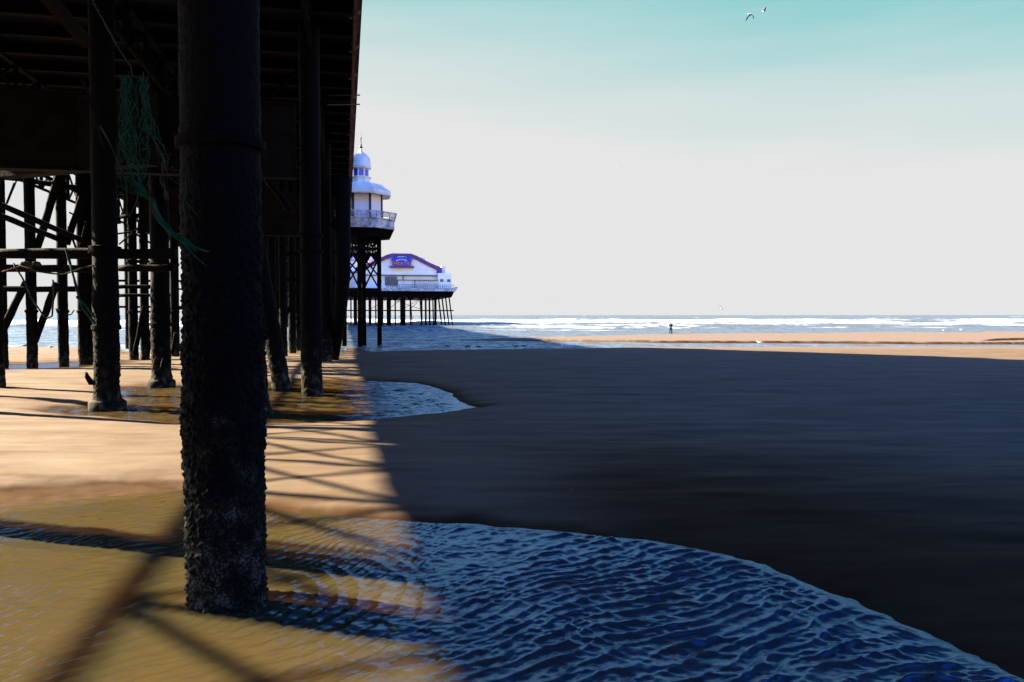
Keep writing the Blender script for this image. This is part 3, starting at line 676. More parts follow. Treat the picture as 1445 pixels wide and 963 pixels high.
for k in range(8):
    a = ROT8 + (k + .5) * math.pi / 4; c = Vector((math.cos(a), math.sin(a), 0)); tdir = Vector((-c.y, c.x, 0)); hw = kr(11.2) * math.sin(math.pi / 8) * .74
    q = [c * rl + tdir * s_ * hw + Vector((0, 0, z_)) for s_, z_ in ((-1, kz(250.7)), (1, kz(250.7)), (1, kz(241)), (-1, kz(241)))]
    b = MB(); b.add(q + [v - c * .05 for v in q], [(0, 1, 2, 3), (7, 6, 5, 4), (0, 4, 5, 1), (1, 5, 6, 2), (2, 6, 7, 3), (3, 7, 4, 0)]); part(b, 'pane', M['paleglass' if k in (4, 5) else 'blueglass'], lan)
b = MB(); b.lathe([(kr(14.5), kz(238.5)), (kr(13.8), kz(237)), (kr(13.3), kz(230)), (kr(12.2), kz(225.5)), (kr(9.5), kz(221.5)), (kr(5.5), kz(218.5)), (kr(2.5), kz(215.5)), (kr(1.0), kz(212)), (kr(.8), kz(210))], n=16); part(b, 'dome', M['roofwhite'], kio, True)
b = MB(); b.lathe([(kr(.7), kz(214)), (kr(.7), kz(212)), (kr(2.3), kz(211)), (kr(2.3), kz(209.5)), (kr(1.2), kz(208)), (kr(1.5), kz(207)), (kr(.8), kz(205)), (kr(.5), kz(199)), (kr(1.6), kz(197)), (kr(.4), kz(196)), (kr(.7), kz(194)), (kr(.25), kz(193)), (kr(.15), kz(186))], n=10); part(b, 'finial', M['dark'], kio, True)
# balcony
Rb = kr(50)
b = MB(); b.lathe([(kr(42), kz(336)), (kr(47), kz(326.5)), (Rb * .97, kz(326)), (Rb * .97, kz(314)), (Rb, kz(313.5)), (Rb, kz(312)), (kr(30), kz(312))], n=8, rot=ROT8); bal = part(b, 'balcony', M['balc'], kio)
b = MB(); b.lathe([(kr(20), kz(338)), (kr(43), kz(337)), (kr(48), kz(326.8)), (kr(48.3), kz(326.2)), (kr(20), kz(326.4))], n=8, rot=ROT8); part(b, 'soffit', M['iron'], kio)
b = MB(); Rr = kr(50.5)
for k in range(8):
    a0, a1 = ROT8 + k * math.pi / 4, ROT8 + (k + 1) * math.pi / 4
    p0, p1 = Vector((Rb * math.cos(a0), Rb * math.sin(a0), 0)), Vector((Rb * math.cos(a1), Rb * math.sin(a1), 0)); o0, o1 = p0 * 1.03, p1 * 1.03
    b.beam((o0.x, o0.y, kz(304)), (o1.x, o1.y, kz(304)), .10, .09)
    b.beam((p0.x, p0.y, kz(309.8)), (p1.x, p1.y, kz(309.8)), .05, .05)
    for i in range(9):
        t_ = i / 9; u, v = p0.lerp(p1, t_), o0.lerp(o1, t_); b.beam((u.x, u.y, kz(312)), (v.x, v.y, kz(304)), .06 if i % 3 == 0 else .03)
        u2, v2 = p0.lerp(p1, t_ + 1 / 9), o0.lerp(o1, t_ + 1 / 9); b.beam((u.x, u.y, kz(309.5)), (v2.x, v2.y, kz(304.5)), .03); b.beam((u2.x, u2.y, kz(309.5)), (v.x, v.y, kz(304.5)), .03)
part(b, 'railing', M['balc'], bal)
# legs
LR = kr(24.5); legpos = []
for ang in (-7, 83, 173, 263):
    a = R(-90 + ang); lp = Vector((LR * math.cos(a), LR * math.sin(a), 0)); legpos.append(lp)
    b = MB(); b.lathe([(kr(3.2), -.5), (kr(3.2), 2.2), (kr(2.9), 2.3), (kr(2.9), kz(400)), (kr(3.4), kz(399)), (kr(3.4), kz(396)), (kr(3.0), kz(395)), (kr(3.0), kz(337))], (lp.x, lp.y, 0), 14); part(b, 'leg', M['iron'], kio, True)
for i in range(4):
    p, q = legpos[i], legpos[(i + 1) % 4]
    def at(t_, y): v = p.lerp(q, t_); return (v.x, v.y, kz(y))
    b = MB()
    b.beam(at(0, 340), at(1, 340), .2, .4); b.beam(at(0, 352), at(1, 352), .15, .14); b.beam(at(0, 360), at(1, 360), .15, .18)
    for j in range(6):
        b.beam(at(j / 6, 352), at((j + 1) / 6, 343), .07); b.beam(at(j / 6, 343), at((j + 1) / 6, 352), .07); b.beam(at(j / 6, 360), at((j + .5) / 6, 352), .06); b.beam(at((j + .5) / 6, 352), at((j + 1) / 6, 360), .06)
    part(b, 'lattice_girder', M['iron'], kio)
    for s_ in (0, 1):
        t0, t1 = (0, .36) if s_ == 0 else (1, .64)
        b = MB(); b.beam(at(t0, 374), at(t1, 361), .16, .22); b.beam(at(t0, 366), at(t0 + (.14 if s_ == 0 else -.14), 360), .2); part(b, 'bracket', M['iron'], kio)
    b = MB(); b.beam(at(0, 391), at(1, 363), .10); part(b, 'brace', M['iron'], kio)
    b = MB(); b.beam(at(0, 363), at(1, 408), .10); part(b, 'brace', M['iron'], kio)
    b = MB(); b.beam(at(0, 409), at(1, 409), .2, .22); part(b, 'tie_beam', M['iron'], kio)
# link bridge to pier deck
b = MB(); b.box((-5.0, -1.6, kz(337)), (-1.2, 1.6, kz(330))); part(b, 'link_deck', M['iron'], kio)

# ------------------------------------------------------------------ theatre on the pier head
TD = 210.0; tsx = TD / FPX; TB = D(580, 445, TD)
head = tag(empty('theatre_platform', (TB.x, TB.y, 0), PA), 'seaward pier head on straight and raking piles under the theatre', 'pier head')
tu = lambda px: (px - 580) * tsx
tz = lambda y: CAM_H + (445 - y) * tsx
b = MB(); b.box((tu(430), -3, tz(411.5)), (tu(641), 45, tz(407.6))); b.prism([(tu(641), tz(411.5)), (tu(643.5), tz(407.5)), (tu(644), tz(405)), (tu(641), tz(407))], -3, 45); b.build('deck', M['balc'], head)
b = MB(); b.box((tu(430), -2.2, tz(420)), (tu(636), 44, tz(411.6))); b.prism([(tu(636), tz(420)), (tu(640), tz(411.6)), (tu(636), tz(411.6))], -2.2, 44); b.build('platform_girder', M['iron'], head)
def pile(x0, x1, w, y=0.0, yt=419.5, r2=None):
    b = MB(); b.path([(tu(x1), y, -1.5), (tu(x0), y, tz(yt))], w * tsx / 2, 8); return b.build('pile', M['iron'], head, smooth=True)
for x, w in ((490, 3), (497, 2), (503, 5), (513, 2.5), (523, 4), (531, 2), (540, 3), (549, 6.2), (558, 2), (568.5, 7.5), (579, 1.8), (595, 2.4), (614.5, 3.6)): pile(x, x, w)
for i in range(8): pile(600 + i * 1.75, 600 + i * 1.9, 1.2, y=(i % 3) * 2)
for i in range(8): pile(618.5 + i * 2.55, 624 + i * 2.6, 1.5, y=(i % 2) * 3)
for x in (556, 590, 605, 628): pile(x, x + 3, 1.8, y=25)
b = MB(); b.beam((tu(470), -.5, tz(438.5)), (tu(640), -.5, tz(438.5)), .3, .3); b.build('tie_beam', M['iron'], head)
for a, c in ((549, 568), (568, 595), (579, 595), (595, 549), (523, 549)):
    b = MB(); b.beam((tu(a), .6, tz(437)), (tu(c), .6, tz(421)), .12); b.build('brace', M['iron'], head)
for x in (558, 579, 595):
    b = MB(); b.prism([(tu(x - 5), tz(420)), (tu(x + 5), tz(420)), (tu(x + 1), tz(424)), (tu(x - 1), tz(424))], -.2, .2); b.build('bracket', M['iron'], head)
b = MB()
for x in range(545, 640, 3): b.beam((tu(x), -2.6, tz(408)), (tu(x), -2.6, tz(402.5)), .07)
b.beam((tu(545), -2.6, tz(402.5)), (tu(640), -2.6, tz(402.5)), .09); b.beam((tu(545), -2.6, tz(405)), (tu(640), -2.6, tz(405)), .05); b.build('railing', M['steel'], head)
thr = tag(empty('theatre', (TB.x, TB.y, tz(407.6)), PA), 'white theatre with a purple gable trim and blue sign at the pier end', 'theatre')
def T(mb): 
    for v in mb.v: v.z -= tz(407.6)
    return mb
gab = [(tu(500), tz(407)), (tu(622), tz(407)), (tu(622), tz(378)), (tu(607), tz(372)), (tu(588), tz(362)), (tu(580), tz(359.4)), (tu(554), tz(359.4)), (tu(546), tz(361.5)), (tu(528), tz(371)), (tu(500), tz(380))]
b = MB(); b.prism(gab, 0, 40); T(b).build('wall', M['thwall'], thr)
b = MB()
trim = [(500, 380), (514, 376), (528, 371), (537, 366), (546, 361.3), (554, 359), (580, 359), (588, 361.8), (597, 366.5), (607, 371.6), (615, 375), (623.5, 378)]
for (x0, y0), (x1, y1) in zip(trim[:-1], trim[1:]):
    b.prism([(tu(x0), tz(y0 + 5.3)), (tu(x1), tz(y1 + 5.3)), (tu(x1), tz(y1 - .4)), (tu(x0), tz(y0 - .4))], -.45, 40.3)
b.prism([(tu(616.5), tz(386)), (tu(623.5), tz(386)), (tu(623.5), tz(378)), (tu(616.5), tz(376))], -.47, .3)
T(b).build('gable_trim', M['purple'], thr)
b = MB(); b.box((tu(617.5), -1.2, tz(407)), (tu(636.8), 14, tz(385.8))); annex = T(b).build('annex', M['thwall'], thr)
for x in (620, 630):
    b = MB(); b.box((tu(x), -1.3, tz(398.5)), (tu(x + 5.6), -1.15, tz(393.6))); fr_ = T(b).build('window', M['white'], annex)
    b = MB(); b.box((tu(x + .5), -1.36, tz(398)), (tu(x + 5.1), -1.28, tz(394.2))); T(b).build('pane', M['darkglass'], fr_)
b = MB(); b.box((tu(623.6), .5, tz(385.8)), (tu(629), 5, tz(375.4))); T(b).build('roof_plant', M['roofwhite'], thr)
b = MB(); b.box((tu(562), -1.6, tz(407)), (tu(617.3), .2, tz(396.5))); T(b).build('lean_to', M['thwall2'], thr)
b = MB(); b.box((tu(561), -1.9, tz(396.5)), (tu(617.4), .2, tz(395.7))); b.box((tu(500), -.6, tz(389.8)), (tu(617.4), .2, tz(388.6))); b.box((tu(568.6), -.3, tz(396)), (tu(569.6), .2, tz(389.7))); b.box((tu(584.6), -1.75, tz(407)), (tu(585.2), -1.5, tz(396.5))); T(b).build('gutter_band', M['dark'], thr)
b = MB(); b.box((tu(544), -.5, tz(403)), (tu(560.5), .2, tz(391))); wf = T(b).build('window_bay', M['steel'], thr)
for i in range(5):
    for y0, y1 in ((396.5, 392), (401, 397.6)):
        b = MB(); b.box((tu(545.3 + i * 3), -.58, tz(y0)), (tu(547.3 + i * 3), -.48, tz(y1))); T(b).build('pane', M['darkglass'], wf)
b = MB(); b.box((tu(515), 8, tz(366)), (tu(604), 38, tz(360.6))); T(b).build('rear_roof', M['roofwhite'], thr)
b = MB(); b.box((tu(480), -1, tz(407)), (tu(508), 12, tz(385))); lw = T(b).build('side_wing', M['thwall2'], thr)
b = MB(); b.box((tu(480), -1.2, tz(386.8)), (tu(508), 12.2, tz(384.6))); T(b).build('wing_fascia', M['purple'], lw)
b = MB(); b.prism([(tu(484), tz(385)), (tu(504), tz(385)), (tu(504), tz(360)), (tu(498), tz(354)), (tu(490), tz(353)), (tu(484), tz(358))], -.6, 6); tur = T(b).build('hoarding', M['white'], thr)
b = MB()
for cx, cy, rr_ in ((489, 358, 1.1), (495.5, 358.5, 1.7), (499.5, 359, 1.4), (498, 364.5, 2.0), (494.5, 363, 1.0)):
    b.path([(tu(cx), -.62, tz(cy)), (tu(cx), -.72, tz(cy))], rr_ * tsx, 14)
b.box((tu(491.5), -.7, tz(369.4)), (tu(502), -.6, tz(368))); T(b).build('blue_emblem', M['signblue'], tur)
# sign
sg = MB(); sg.prism([(tu(552), tz(366)), (tu(553.5), tz(371)), (tu(554), tz(375.5)), (tu(580), tz(375.5)), (tu(580.3), tz(371)), (tu(582), tz(366)), (tu(577), tz(364.6)), (tu(572), tz(363.2)), (tu(567), tz(362.8)), (tu(562), tz(363.2)), (tu(557), tz(364.6))], -.9, -.4)
sg = T(sg).build('sign', M['signblue'], thr)
b = MB(); b.box((tu(550.2), -1.0, tz(378.8)), (tu(584), -.4, tz(376.2))); T(b).build('sign_bar', M['purple'], sg)
def text_mb(txt, size, cx, cy, y, arc=0.0, spacing=1.0):
    """raised letters in the x-z plane, facing -y"""
    out = MB(); dg = bpy.context.evaluated_depsgraph_get(); items = []; xcur = 0
    for ch in txt:
        cu = bpy.data.curves.new('letters', 'FONT'); cu.body = ch; cu.size = size; cu.extrude = .05; cu.align_x = 'LEFT'; cu.offset = size * .018
        ob = bpy.data.objects.new('letters', cu); COL.objects.link(ob); bpy.context.view_layer.update()
        dg = bpy.context.evaluated_depsgraph_get(); me = ob.evaluated_get(dg).to_mesh()
        vs = [v.co.copy() for v in me.vertices]; fs = [tuple(p.vertices) for p in me.polygons]
        w_ = (max(v.x for v in vs) if vs else size * .3) + size * .06
        items.append((xcur, vs, fs)); xcur += w_ * spacing
        ob.evaluated_get(dg).to_mesh_clear(); bpy.data.objects.remove(ob); bpy.data.curves.remove(cu)
    for x0, vs, fs in items:
        vv = []
        for v in vs:
            x = x0 + v.x - xcur / 2
            vv.append((cx + x, y - v.z, cy + v.y - arc * x * x))
        if vv: out.add(vv, fs)
    return out
T(text_mb('NORTH PIER', 2.5 * tsx, tu(567), tz(368.3), -.96, arc=.16)).build('lettering', M['white'], sg)
T(text_mb('THEATRE', 6.6 * tsx, tu(567), tz(375.2), -1.0)).build('lettering', M['orange'], sg)
T(text_mb('WELCOME TO', 1.8 * tsx, tu(567), tz(364.0), -.98, arc=.06)).build('lettering', M['white'], sg)

# ------------------------------------------------------------------ netting and ropes
def strands(guide, n, spread, rad, seed, ends=1.0, twist=0.0, wig=.02, cut=(1.0, 1.0)):
    rs = random.Random(seed); b = MB(); clumps = [Vector((rs.gauss(0, 1), rs.gauss(0, .6), rs.gauss(0, .4))) for _ in range(max(1, n // 6))]
    for i in range(n):
        cl = clumps[i % len(clumps)]; off = cl + Vector((rs.gauss(0, .22), rs.gauss(0, .2), rs.gauss(0, .3))); ph = rs.random() * 6; m = 26
        tend = rs.uniform(*cut); pts = []
        for j in range(m):
            t_ = j / (m - 1) * tend * (len(guide) - 1); k = min(int(t_), len(guide) - 2); f = t_ - k
            p = guide[k].lerp(guide[k + 1], f); w = spread[k] * (1 - f) + spread[k + 1] * f
            q = Vector((math.cos(twist * t_), math.sin(twist * t_), 0))
            o = Vector((off.x * q.x - off.y * q.y, off.x * q.y + off.y * q.x, off.z)) if twist else off
            pts.append(p + o * w + Vector((math.sin(j * .9 + ph), math.cos(j * .7 + ph * 2), math.sin(j * 1.3 + ph * 3))) * wig * (w / .1 + .3))
        b.path(pts, rad * rs.uniform(.7, 1.3), 5)
    return b
nd = 6.45
gd = lambda pts, d=nd, slope=0: [D(x, y, d + slope * i) for i, (x, y) in enumerate(pts)]
net = tag(empty('fishing_net', D(186, 100, nd)), 'frayed green fishing net hanging beside the near column', 'net')
def under(mb, name, mat, root): 
    o = mb.build(name, mat, root, origin=root.location, smooth=True); o.location = (0, 0, 0); return o
a_ = strands(gd([(188, 110), (190, 160), (200, 205), (220, 250), (238, 300)]), 22, [.05, .06, .085, .10, .12], .0024, 1, wig=.03, cut=(.35, 1.0))
b_ = strands(gd([(186, 108), (182, 165), (178, 220), (182, 265), (214, 275)]), 18, [.04, .06, .07, .05, .03], .0024, 2, wig=.03, cut=(.4, 1.0))
a_.add(b_.v, b_.f); under(a_, 'frayed_strand', M['net'], net)
under(strands(gd([(176, 250), (198, 268), (218, 280), (228, 310), (245, 332), (262, 344), (272, 352)], nd, -.012), 30, [.02, .03, .018, .016, .022, .02, .02], .0036, 3, twist=1.3, wig=.008), 'twisted_tail', M['net'], net)
b = strands(gd([(262, 344), (278, 350), (296, 356)], 6.38), 4, [.012, .012, .004], .003, 5, wig=.006); c_ = strands(gd([(262, 346), (275, 362), (291, 375)], 6.38), 4, [.012, .012, .004], .003, 6, wig=.006); b.add(c_.v, c_.f); under(b, 'loose_end', M['net'], net)
b = strands(gd([(140, 178), (155, 205), (168, 235), (178, 262), (178, 300), (181, 307), (192, 285), (196, 262)]), 3, [.006] * 8, .004, 8, wig=.004)
c_ = strands(gd([(222, 205), (236, 230), (232, 255), (240, 285)]), 6, [.02, .03, .03, .03], .0028, 9, wig=.012); b.add(c_.v, c_.f); under(b, 'tan_cord', M['tanrope'], net)
b = MB()
pts = gd([(118, -60), (132, 5), (150, 38), (168, 70), (184, 94), (186, 108)], 6.5)
for i in range(len(pts) - 1):
    m = 8
    for j in range(m):
        p, q = pts[i].lerp(pts[i + 1], j / m), pts[i].lerp(pts[i + 1], (j + .8) / m); b.path([p, p.lerp(q, .5) + Vector((.004, 0, 0)), q], [.004, .008, .004], 6)
b.path([D(118, -60, 6.5), P(-2.3, 5.0, 12.3)], .007, 6)
tag(b.build('hanging_rope', M['tanrope'], None, smooth=True), 'pale knotted rope running up from the green net to the deck', 'rope')
b = strands(gd([(122, 112), (132, 140), (140, 175), (150, 210)], 6.7), 5, [.02, .02, .014, .01], .006, 12, wig=.006)
tag(b.build('hanging_rope', M['timber'], None, smooth=True), 'dark old rope hanging left of the green net', 'rope')
def rope(pts, d, rad, mat, label, n=3):
    b = strands(gd(pts, d), n, [.02] * len(pts), rad, len(label), wig=.012)
    return tag(b.build('rope', M[mat], None, smooth=True), label, 'rope', 'ropes snagged on the cross timbers')
rope([(20, 372), (32, 392), (45, 420), (58, 440), (66, 450), (74, 446), (76, 425), (75, 395)], 22.6, .020, 'tanrope', 'tan rope looping low from the left cross timbers')
rope([(92, 352), (100, 378), (108, 410), (116, 436), (126, 448), (134, 458)], 22.4, .026, 'net', 'green rope trailing down to the broad-footed column')
rope([(4, 384), (30, 376), (55, 384), (90, 388), (120, 378), (136, 374)], 22.5, .022, 'tanrope', 'tan rope draped along the lower cross timber')
rope([(78, 436), (90, 446), (100, 444), (104, 438)], 40, .03, 'timber', 'small dark rope curl between two far left columns', 2)
rope([(108, 418), (120, 430), (128, 440), (134, 448)], 22.3, .022, 'net', 'short green rope beside the broad-footed column', 4)
b = strands(gd([(28, 374), (36, 372), (44, 377), (50, 372), (58, 376)], 22.7), 9, [.05] * 5, .018, 77, wig=.05)
tag(b.build('rope_tangle', M['tanrope'], None, smooth=True), 'knotted rope tangle wrapped on the left cross timber', 'rope')

# ------------------------------------------------------------------ person at the water's edge
def skin_body(name, verts, edges, rad, mat, parent, sub=2):
    me = bpy.data.meshes.new(name); me.from_pydata(verts, edges, []); ob = bpy.data.objects.new(name, me); COL.objects.link(ob)
    sk = ob.modifiers.new('skin', 'SKIN'); 
    for v, r_ in zip(me.skin_vertices[0].data, rad): v.radius = (r_, r_) if not isinstance(r_, tuple) else r_
    me.skin_vertices[0].data[0].use_root = True
    ss = ob.modifiers.new('sub', 'SUBSURF'); ss.levels = sub; ss.render_levels = sub
    bpy.context.view_layer.update()
    dg = bpy.context.evaluated_depsgraph_get(); m2 = bpy.data.meshes.new_from_object(ob.evaluated_get(dg))
    ob.modifiers.clear(); ob.data = m2; m2.materials.append(mat); m2.polygons.foreach_set('use_smooth', [True] * len(m2.polygons)); ob.parent = parent
    return ob
PP = G(946.5, 473.6, .05)
per = tag(empty('person', (PP.x, PP.y, .10), R(165)), 'person in dark jacket and blue trousers standing at the water edge', 'person')
bv = [(0, 0, .95), (0, .0, 1.15), (0, .0, 1.36), (0, .01, 1.47), (0, -.02, 1.56), (0, -.03, 1.66), (.10, 0, .90), (.12, -.02, .50), (.13, .0, .09), (.13, -.12, .04), (-.10, 0, .90), (-.12, -.02, .50), (-.14, .02, .09), (-.14, -.10, .04),
      (.165, 0, 1.40), (.205, .0, 1.13), (.10, -.19, 1.14), (.02, -.23, 1.18), (-.165, 0, 1.40), (-.205, -.03, 1.15), (-.10, -.20, 1.28), (-.03, -.21, 1.43)]
be = [(0, 1), (1, 2), (2, 3), (3, 4), (4, 5), (0, 6), (6, 7), (7, 8), (8, 9), (0, 10), (10, 11), (11, 12), (12, 13), (2, 14), (14, 15), (15, 16), (16, 17), (2, 18), (18, 19), (19, 20), (20, 21)]
brad = [(.15, .11), (.15, .11), (.16, .11), .055, .085, .08, .09, .065, .045, .04, .09, .065, .045, .04, .065, .05, .04, .035, .065, .05, .04, .035]
skin_body('body', bv, be, brad, M['skin'], per)
jv = [bv[i] for i in (0, 1, 2, 14, 15, 16, 18, 19, 20)]; jv[5] = (.06, -.22, 1.18); jv[8] = (-.05, -.215, 1.39); skin_body('jacket', [(0, 0, .86)] + jv, [(0, 1), (1, 2), (2, 3), (3, 4), (4, 5), (5, 6), (3, 7), (7, 8), (8, 9)], [(.17, .13), (.155, .12), (.16, .12), (.165, .12), .075, .06, .05, .075, .06, .05], M['jacket'], per)
tv = [(0, 0, .93), bv[6], bv[7], (.13, 0, .12), bv[10], bv[11], (-.14, .02, .12)]; skin_body('trousers', tv, [(0, 1), (1, 2), (2, 3), (0, 4), (4, 5), (5, 6)], [(.16, .12), .11, .085, .075, .11, .085, .075], M['trousers'], per)
b = MB(); b.lathe([(.03, -.10), (.10, -.02), (.105, .04), (.08, .09), (.02, .115)], (0, -.02, 1.66), 12); b.build('hair', M['hair'], per, smooth=True)
b = MB(); b.box((.085, -.2, .0), (.18, .08, .09)); b.box((-.19, -.2, .0), (-.095, .08, .09)); b.build('shoes', M['dark'], per)

# ------------------------------------------------------------------ gulls
def gull_standing_mesh(dark=False):
    b = MB()
    b.path([(-.30, 0, .215), (-.24, 0, .225), (-.14, 0, .245), (-.02, 0, .255), (.09, 0, .27), (.15, 0, .31), (.18, 0, .36), (.21, 0, .375), (.235, 0, .372), (.27, 0, .365), (.30, 0, .355)],
           [.012, .03, .06, .085, .078, .05, .038, .042, .034, .014, .004], 10, mi=0)
    for s in (-1, 1):
        b.path([(.05, s * .07, .28), (-.06, s * .085, .285), (-.18, s * .06, .265), (-.30, s * .03, .235), (-.36, s * .015, .215)], [.03, .045, .035, .018, .005], 8, mi=1)
        b.path([(0, s * .035, .19), (.01, s * .035, .08), (0, s * .035, .01), (.05, s * .035, .005)], [.012, .008, .008, .006], 6, mi=2)
    return b
GM = [M['gullwhite'], M['gullgrey'], M['gulldark']]
GB = [M['gullbrown'], M['gulldark'], M['gulldark']]
gw = gb = None
stand = [(485, 503, 'w', 60, 'white gull standing on the sand just right of the dark columns'),
         (538, 490.5, 'b', 20, 'dark gull crouched in the shallows right of the kiosk legs'),
         (630, 491.5, 'b', 170, 'brown gull at the lagoon edge below the raking piles of the pier head'),
         (662, 491.5, 'b', 20, 'brown gull standing left of a dark pair along the lagoon edge'),
         (658, 494.2, 'b', 200, 'dark gull sitting low on the sand rim left of the lagoon pair'),
         (675, 494.0, 'b', 160, 'dark gull sitting right beside another on the lagoon rim'),
         (727, 492.5, 'b', 190, 'dark gull bending towards its neighbour in the mid lagoon'),
         (741, 492, 'b', 10, 'dark gull right of the bending one in the mid lagoon'),
         (795, 492, 'g', 200, 'grey-backed gull standing at the right end of the lagoon'),
         (811, 493, 'w', 80, 'white gull facing sideways at the tip of the lagoon'),
         (1072, 486.5, 'w', 150, 'white gull standing by the channel under the dark sand bank'),
         (38, 493.5, 'b', 30, 'dark gull on the sunny sand between the leftmost columns'),
         (72, 494.5, 'b', 160, 'dark gull right of another on the sunny sand at left'),
         (1331, 468.2, 'g', 40, 'grey gull standing in the swash at far right'),
         (1357, 470, 'g', 160, 'small grey gull on the wet edge of the far sand bar')]
for i, (px, py, kd, rz, lab) in enumerate(stand):
    mesh = gull_standing_mesh()
    src = gb if kd == 'b' else gw
    p = G(px, py, .03); z_ = float(sand_height(np.array([[p.x]]), np.array([[p.y]]))[0][0, 0]); z_ = max(z_, -.03)
    if src is None:
        o = mesh.build('gull', GB if kd == 'b' else GM, None, smooth=True)
        if kd == 'b': gb = o
        else: gw = o
    else: o = src.copy(); COL.objects.link(o)
    s_ = 1.0 if kd == 'w' else .85 + .05 * (i % 4)
    o.location = (p.x, p.y, z_); o.rotation_euler = (0, 0, R(rz)); o.scale = (s_, s_, s_); tag(o, lab, 'gull', 'gulls standing along the water')
def flying(px, py, d, rz, bank, up, down_tip, lab, sc=1.0):
    b = MB()
    b.path([(-.32, 0, 0), (-.26, 0, 0), (-.14, 0, 0), (0, 0, 0), (.14, 0, .005), (.22, 0, .015), (.27, 0, .01), (.33, 0, 0)], [.03, .035, .065, .085, .07, .045, .03, .004], 10, mi=0)
    for s in (-1, 1):
        st = [(0, 0, .13), (.25, up * .35, .13), (.45, up * .42, .11), (.65, up * .30 - down_tip, .07), (.78, up * .18 - down_tip * 1.7, .015)]
        vs = []
        for y_, z_, c_ in st:
            xo = .04 - .22 * max(0, y_ - .35)
            vs += [(xo + c_, s * y_, z_ + .012), (xo - c_, s * y_, z_ + .004), (xo - c_, s * y_, z_ - .006), (xo + c_, s * y_, z_ - .006)]
        fs = [(i * 4 + k, i * 4 + (k + 1) % 4, (i + 1) * 4 + (k + 1) % 4, (i + 1) * 4 + k) for i in range(4) for k in range(4)] + [(0, 1, 2, 3), (19, 18, 17, 16)]
        b.add(vs, fs, mi=1)
    o = b.build('flying_gull', [M['gullwhite'], M['gulldark']], None, smooth=True)
    o.location = D(px, py, d); o.rotation_euler = (R(bank), R(-8), R(rz)); o.scale = (sc,) * 3
    return tag(o, lab, 'gull', 'gulls in flight')
flying(1058.5, 20, 95, 20, 10, -.6, .35, 'gull in flight with wings pressed down, left of the flying pair')
flying(1079, 16.5, 95, 165, -30, .9, -.1, 'gull in flight showing a white wing, right of the flying pair')
flying(1017, 435, 190, 60, 50, .6, 0, 'tiny gull flying low over the surf near the horizon')
flying(872.5, 234, 240, 10, 10, .3, .1, 'distant dark bird alone in the white sky')

# pebbles and worm casts on the shaded sand
rs = random.Random(5); b = MB()
for i in range(70):
    px, py = rs.uniform(560, 1440), rs.choice([rs.uniform(505, 580), rs.uniform(530, 740)])
    p = G(px, py, .12); x_, y_ = np.array([[p.x]]), np.array([[p.y]]); z_, s_ = sand_height(x_, y_)[:2]
    if s_[0, 0] < .6: continue
    s0 = rs.uniform(.006, .02) * (1 + p.y * .02)
    vs = [(p.x + s0 * math.cos(k * math.pi / 3) * rs.uniform(.7, 1.5), p.y + s0 * math.sin(k * math.pi / 3) * rs.uniform(.6, 1.1), float(z_[0, 0]) - .004) for k in range(6)] + [(p.x + rs.uniform(-.3, .3) * s0, p.y, float(z_[0, 0]) + s0 * rs.uniform(.4, .8))]
    b.add(vs, [(k, (k + 1) % 6, 6) for k in range(6)])
tag(b.build('pebbles', M['stone'], None), 'scattered dark pebbles and worm casts on the shaded sand', 'pebbles', kind='stuff')

# ------------------------------------------------------------------ light and sky
az = R(SUN_AZ); el = R(SUN_EL)
sun_dir = Vector((-math.sin(az) * math.cos(el), math.cos(az) * math.cos(el), math.sin(el)))
L = bpy.data.lights.new('sun', 'SUN'); L.energy = 4.1; L.angle = R(.55); L.color = (1.0, .84, .62)
so = bpy.data.objects.new('sun', L); COL.objects.link(so); so.rotation_euler = sun_dir.to_track_quat('Z', 'Y').to_euler()
w = bpy.data.worlds.new('World'); scene.world = w; w.use_nodes = True
nt = w.node_tree; nt.nodes.clear()
out = nt.nodes.new('ShaderNodeOutputWorld'); bg = nt.nodes.new('ShaderNodeBackground'); nt.links.new(bg.outputs[0], out.inputs[0])
STR = .1; bg.inputs[1].default_value = STR
K = 1 / (STR * 2 ** EXPO)
sky = nt.nodes.new('ShaderNodeTexSky'); sky.sky_type = 'NISHITA'; sky.sun_disc = False; sky.sun_elevation = el; sky.sun_rotation = -az; sky.altitude = 0; sky.air_density = 1.6; sky.dust_density = .4; sky.ozone_density = 3.0
tc = nt.nodes.new('ShaderNodeTexCoord'); sep = nt.nodes.new('ShaderNodeSeparateXYZ'); nt.links.new(tc.outputs['Generated'], sep.inputs[0])
# height in the sky, higher to the right (away from the sun)
dn = nt.nodes.new('ShaderNodeTexNoise'); dn.inputs['Scale'].default_value = 3.0; dn.inputs['Detail'].default_value = 5
mpn = nt.nodes.new('ShaderNodeMapping'); mpn.inputs['Rotation'].default_value = (0, R(28), 0); mpn.inputs['Scale'].default_value = (1, 1, 9); nt.links.new(tc.outputs['Generated'], mpn.inputs[0]); nt.links.new(mpn.outputs[0], dn.inputs['Vector'])
def math_(op, a, b_=None, c_=None):
    n = nt.nodes.new('ShaderNodeMath'); n.operation = op
    for i, v in enumerate((a, b_, c_)):
        if v is None: continue
        if isinstance(v, (int, float)): n.inputs[i].default_value = v
        else: nt.links.new(v, n.inputs[i])
    return n.outputs[0]
t1 = math_('MULTIPLY_ADD', sep.outputs['X'], .13, sep.outputs['Z'])
t2 = math_('MULTIPLY_ADD', dn.outputs['Fac'], -.08, math_('ADD', t1, .04))
g = lambda c: tuple(v * K for v in c)
low = ramp(nt, t2, [(.215, g((.79, .79, .79))), (.30, g((.59, .735, .735))), (.405, g((.22, .61, .63))), (.47, g((.02, .09, .27)))])
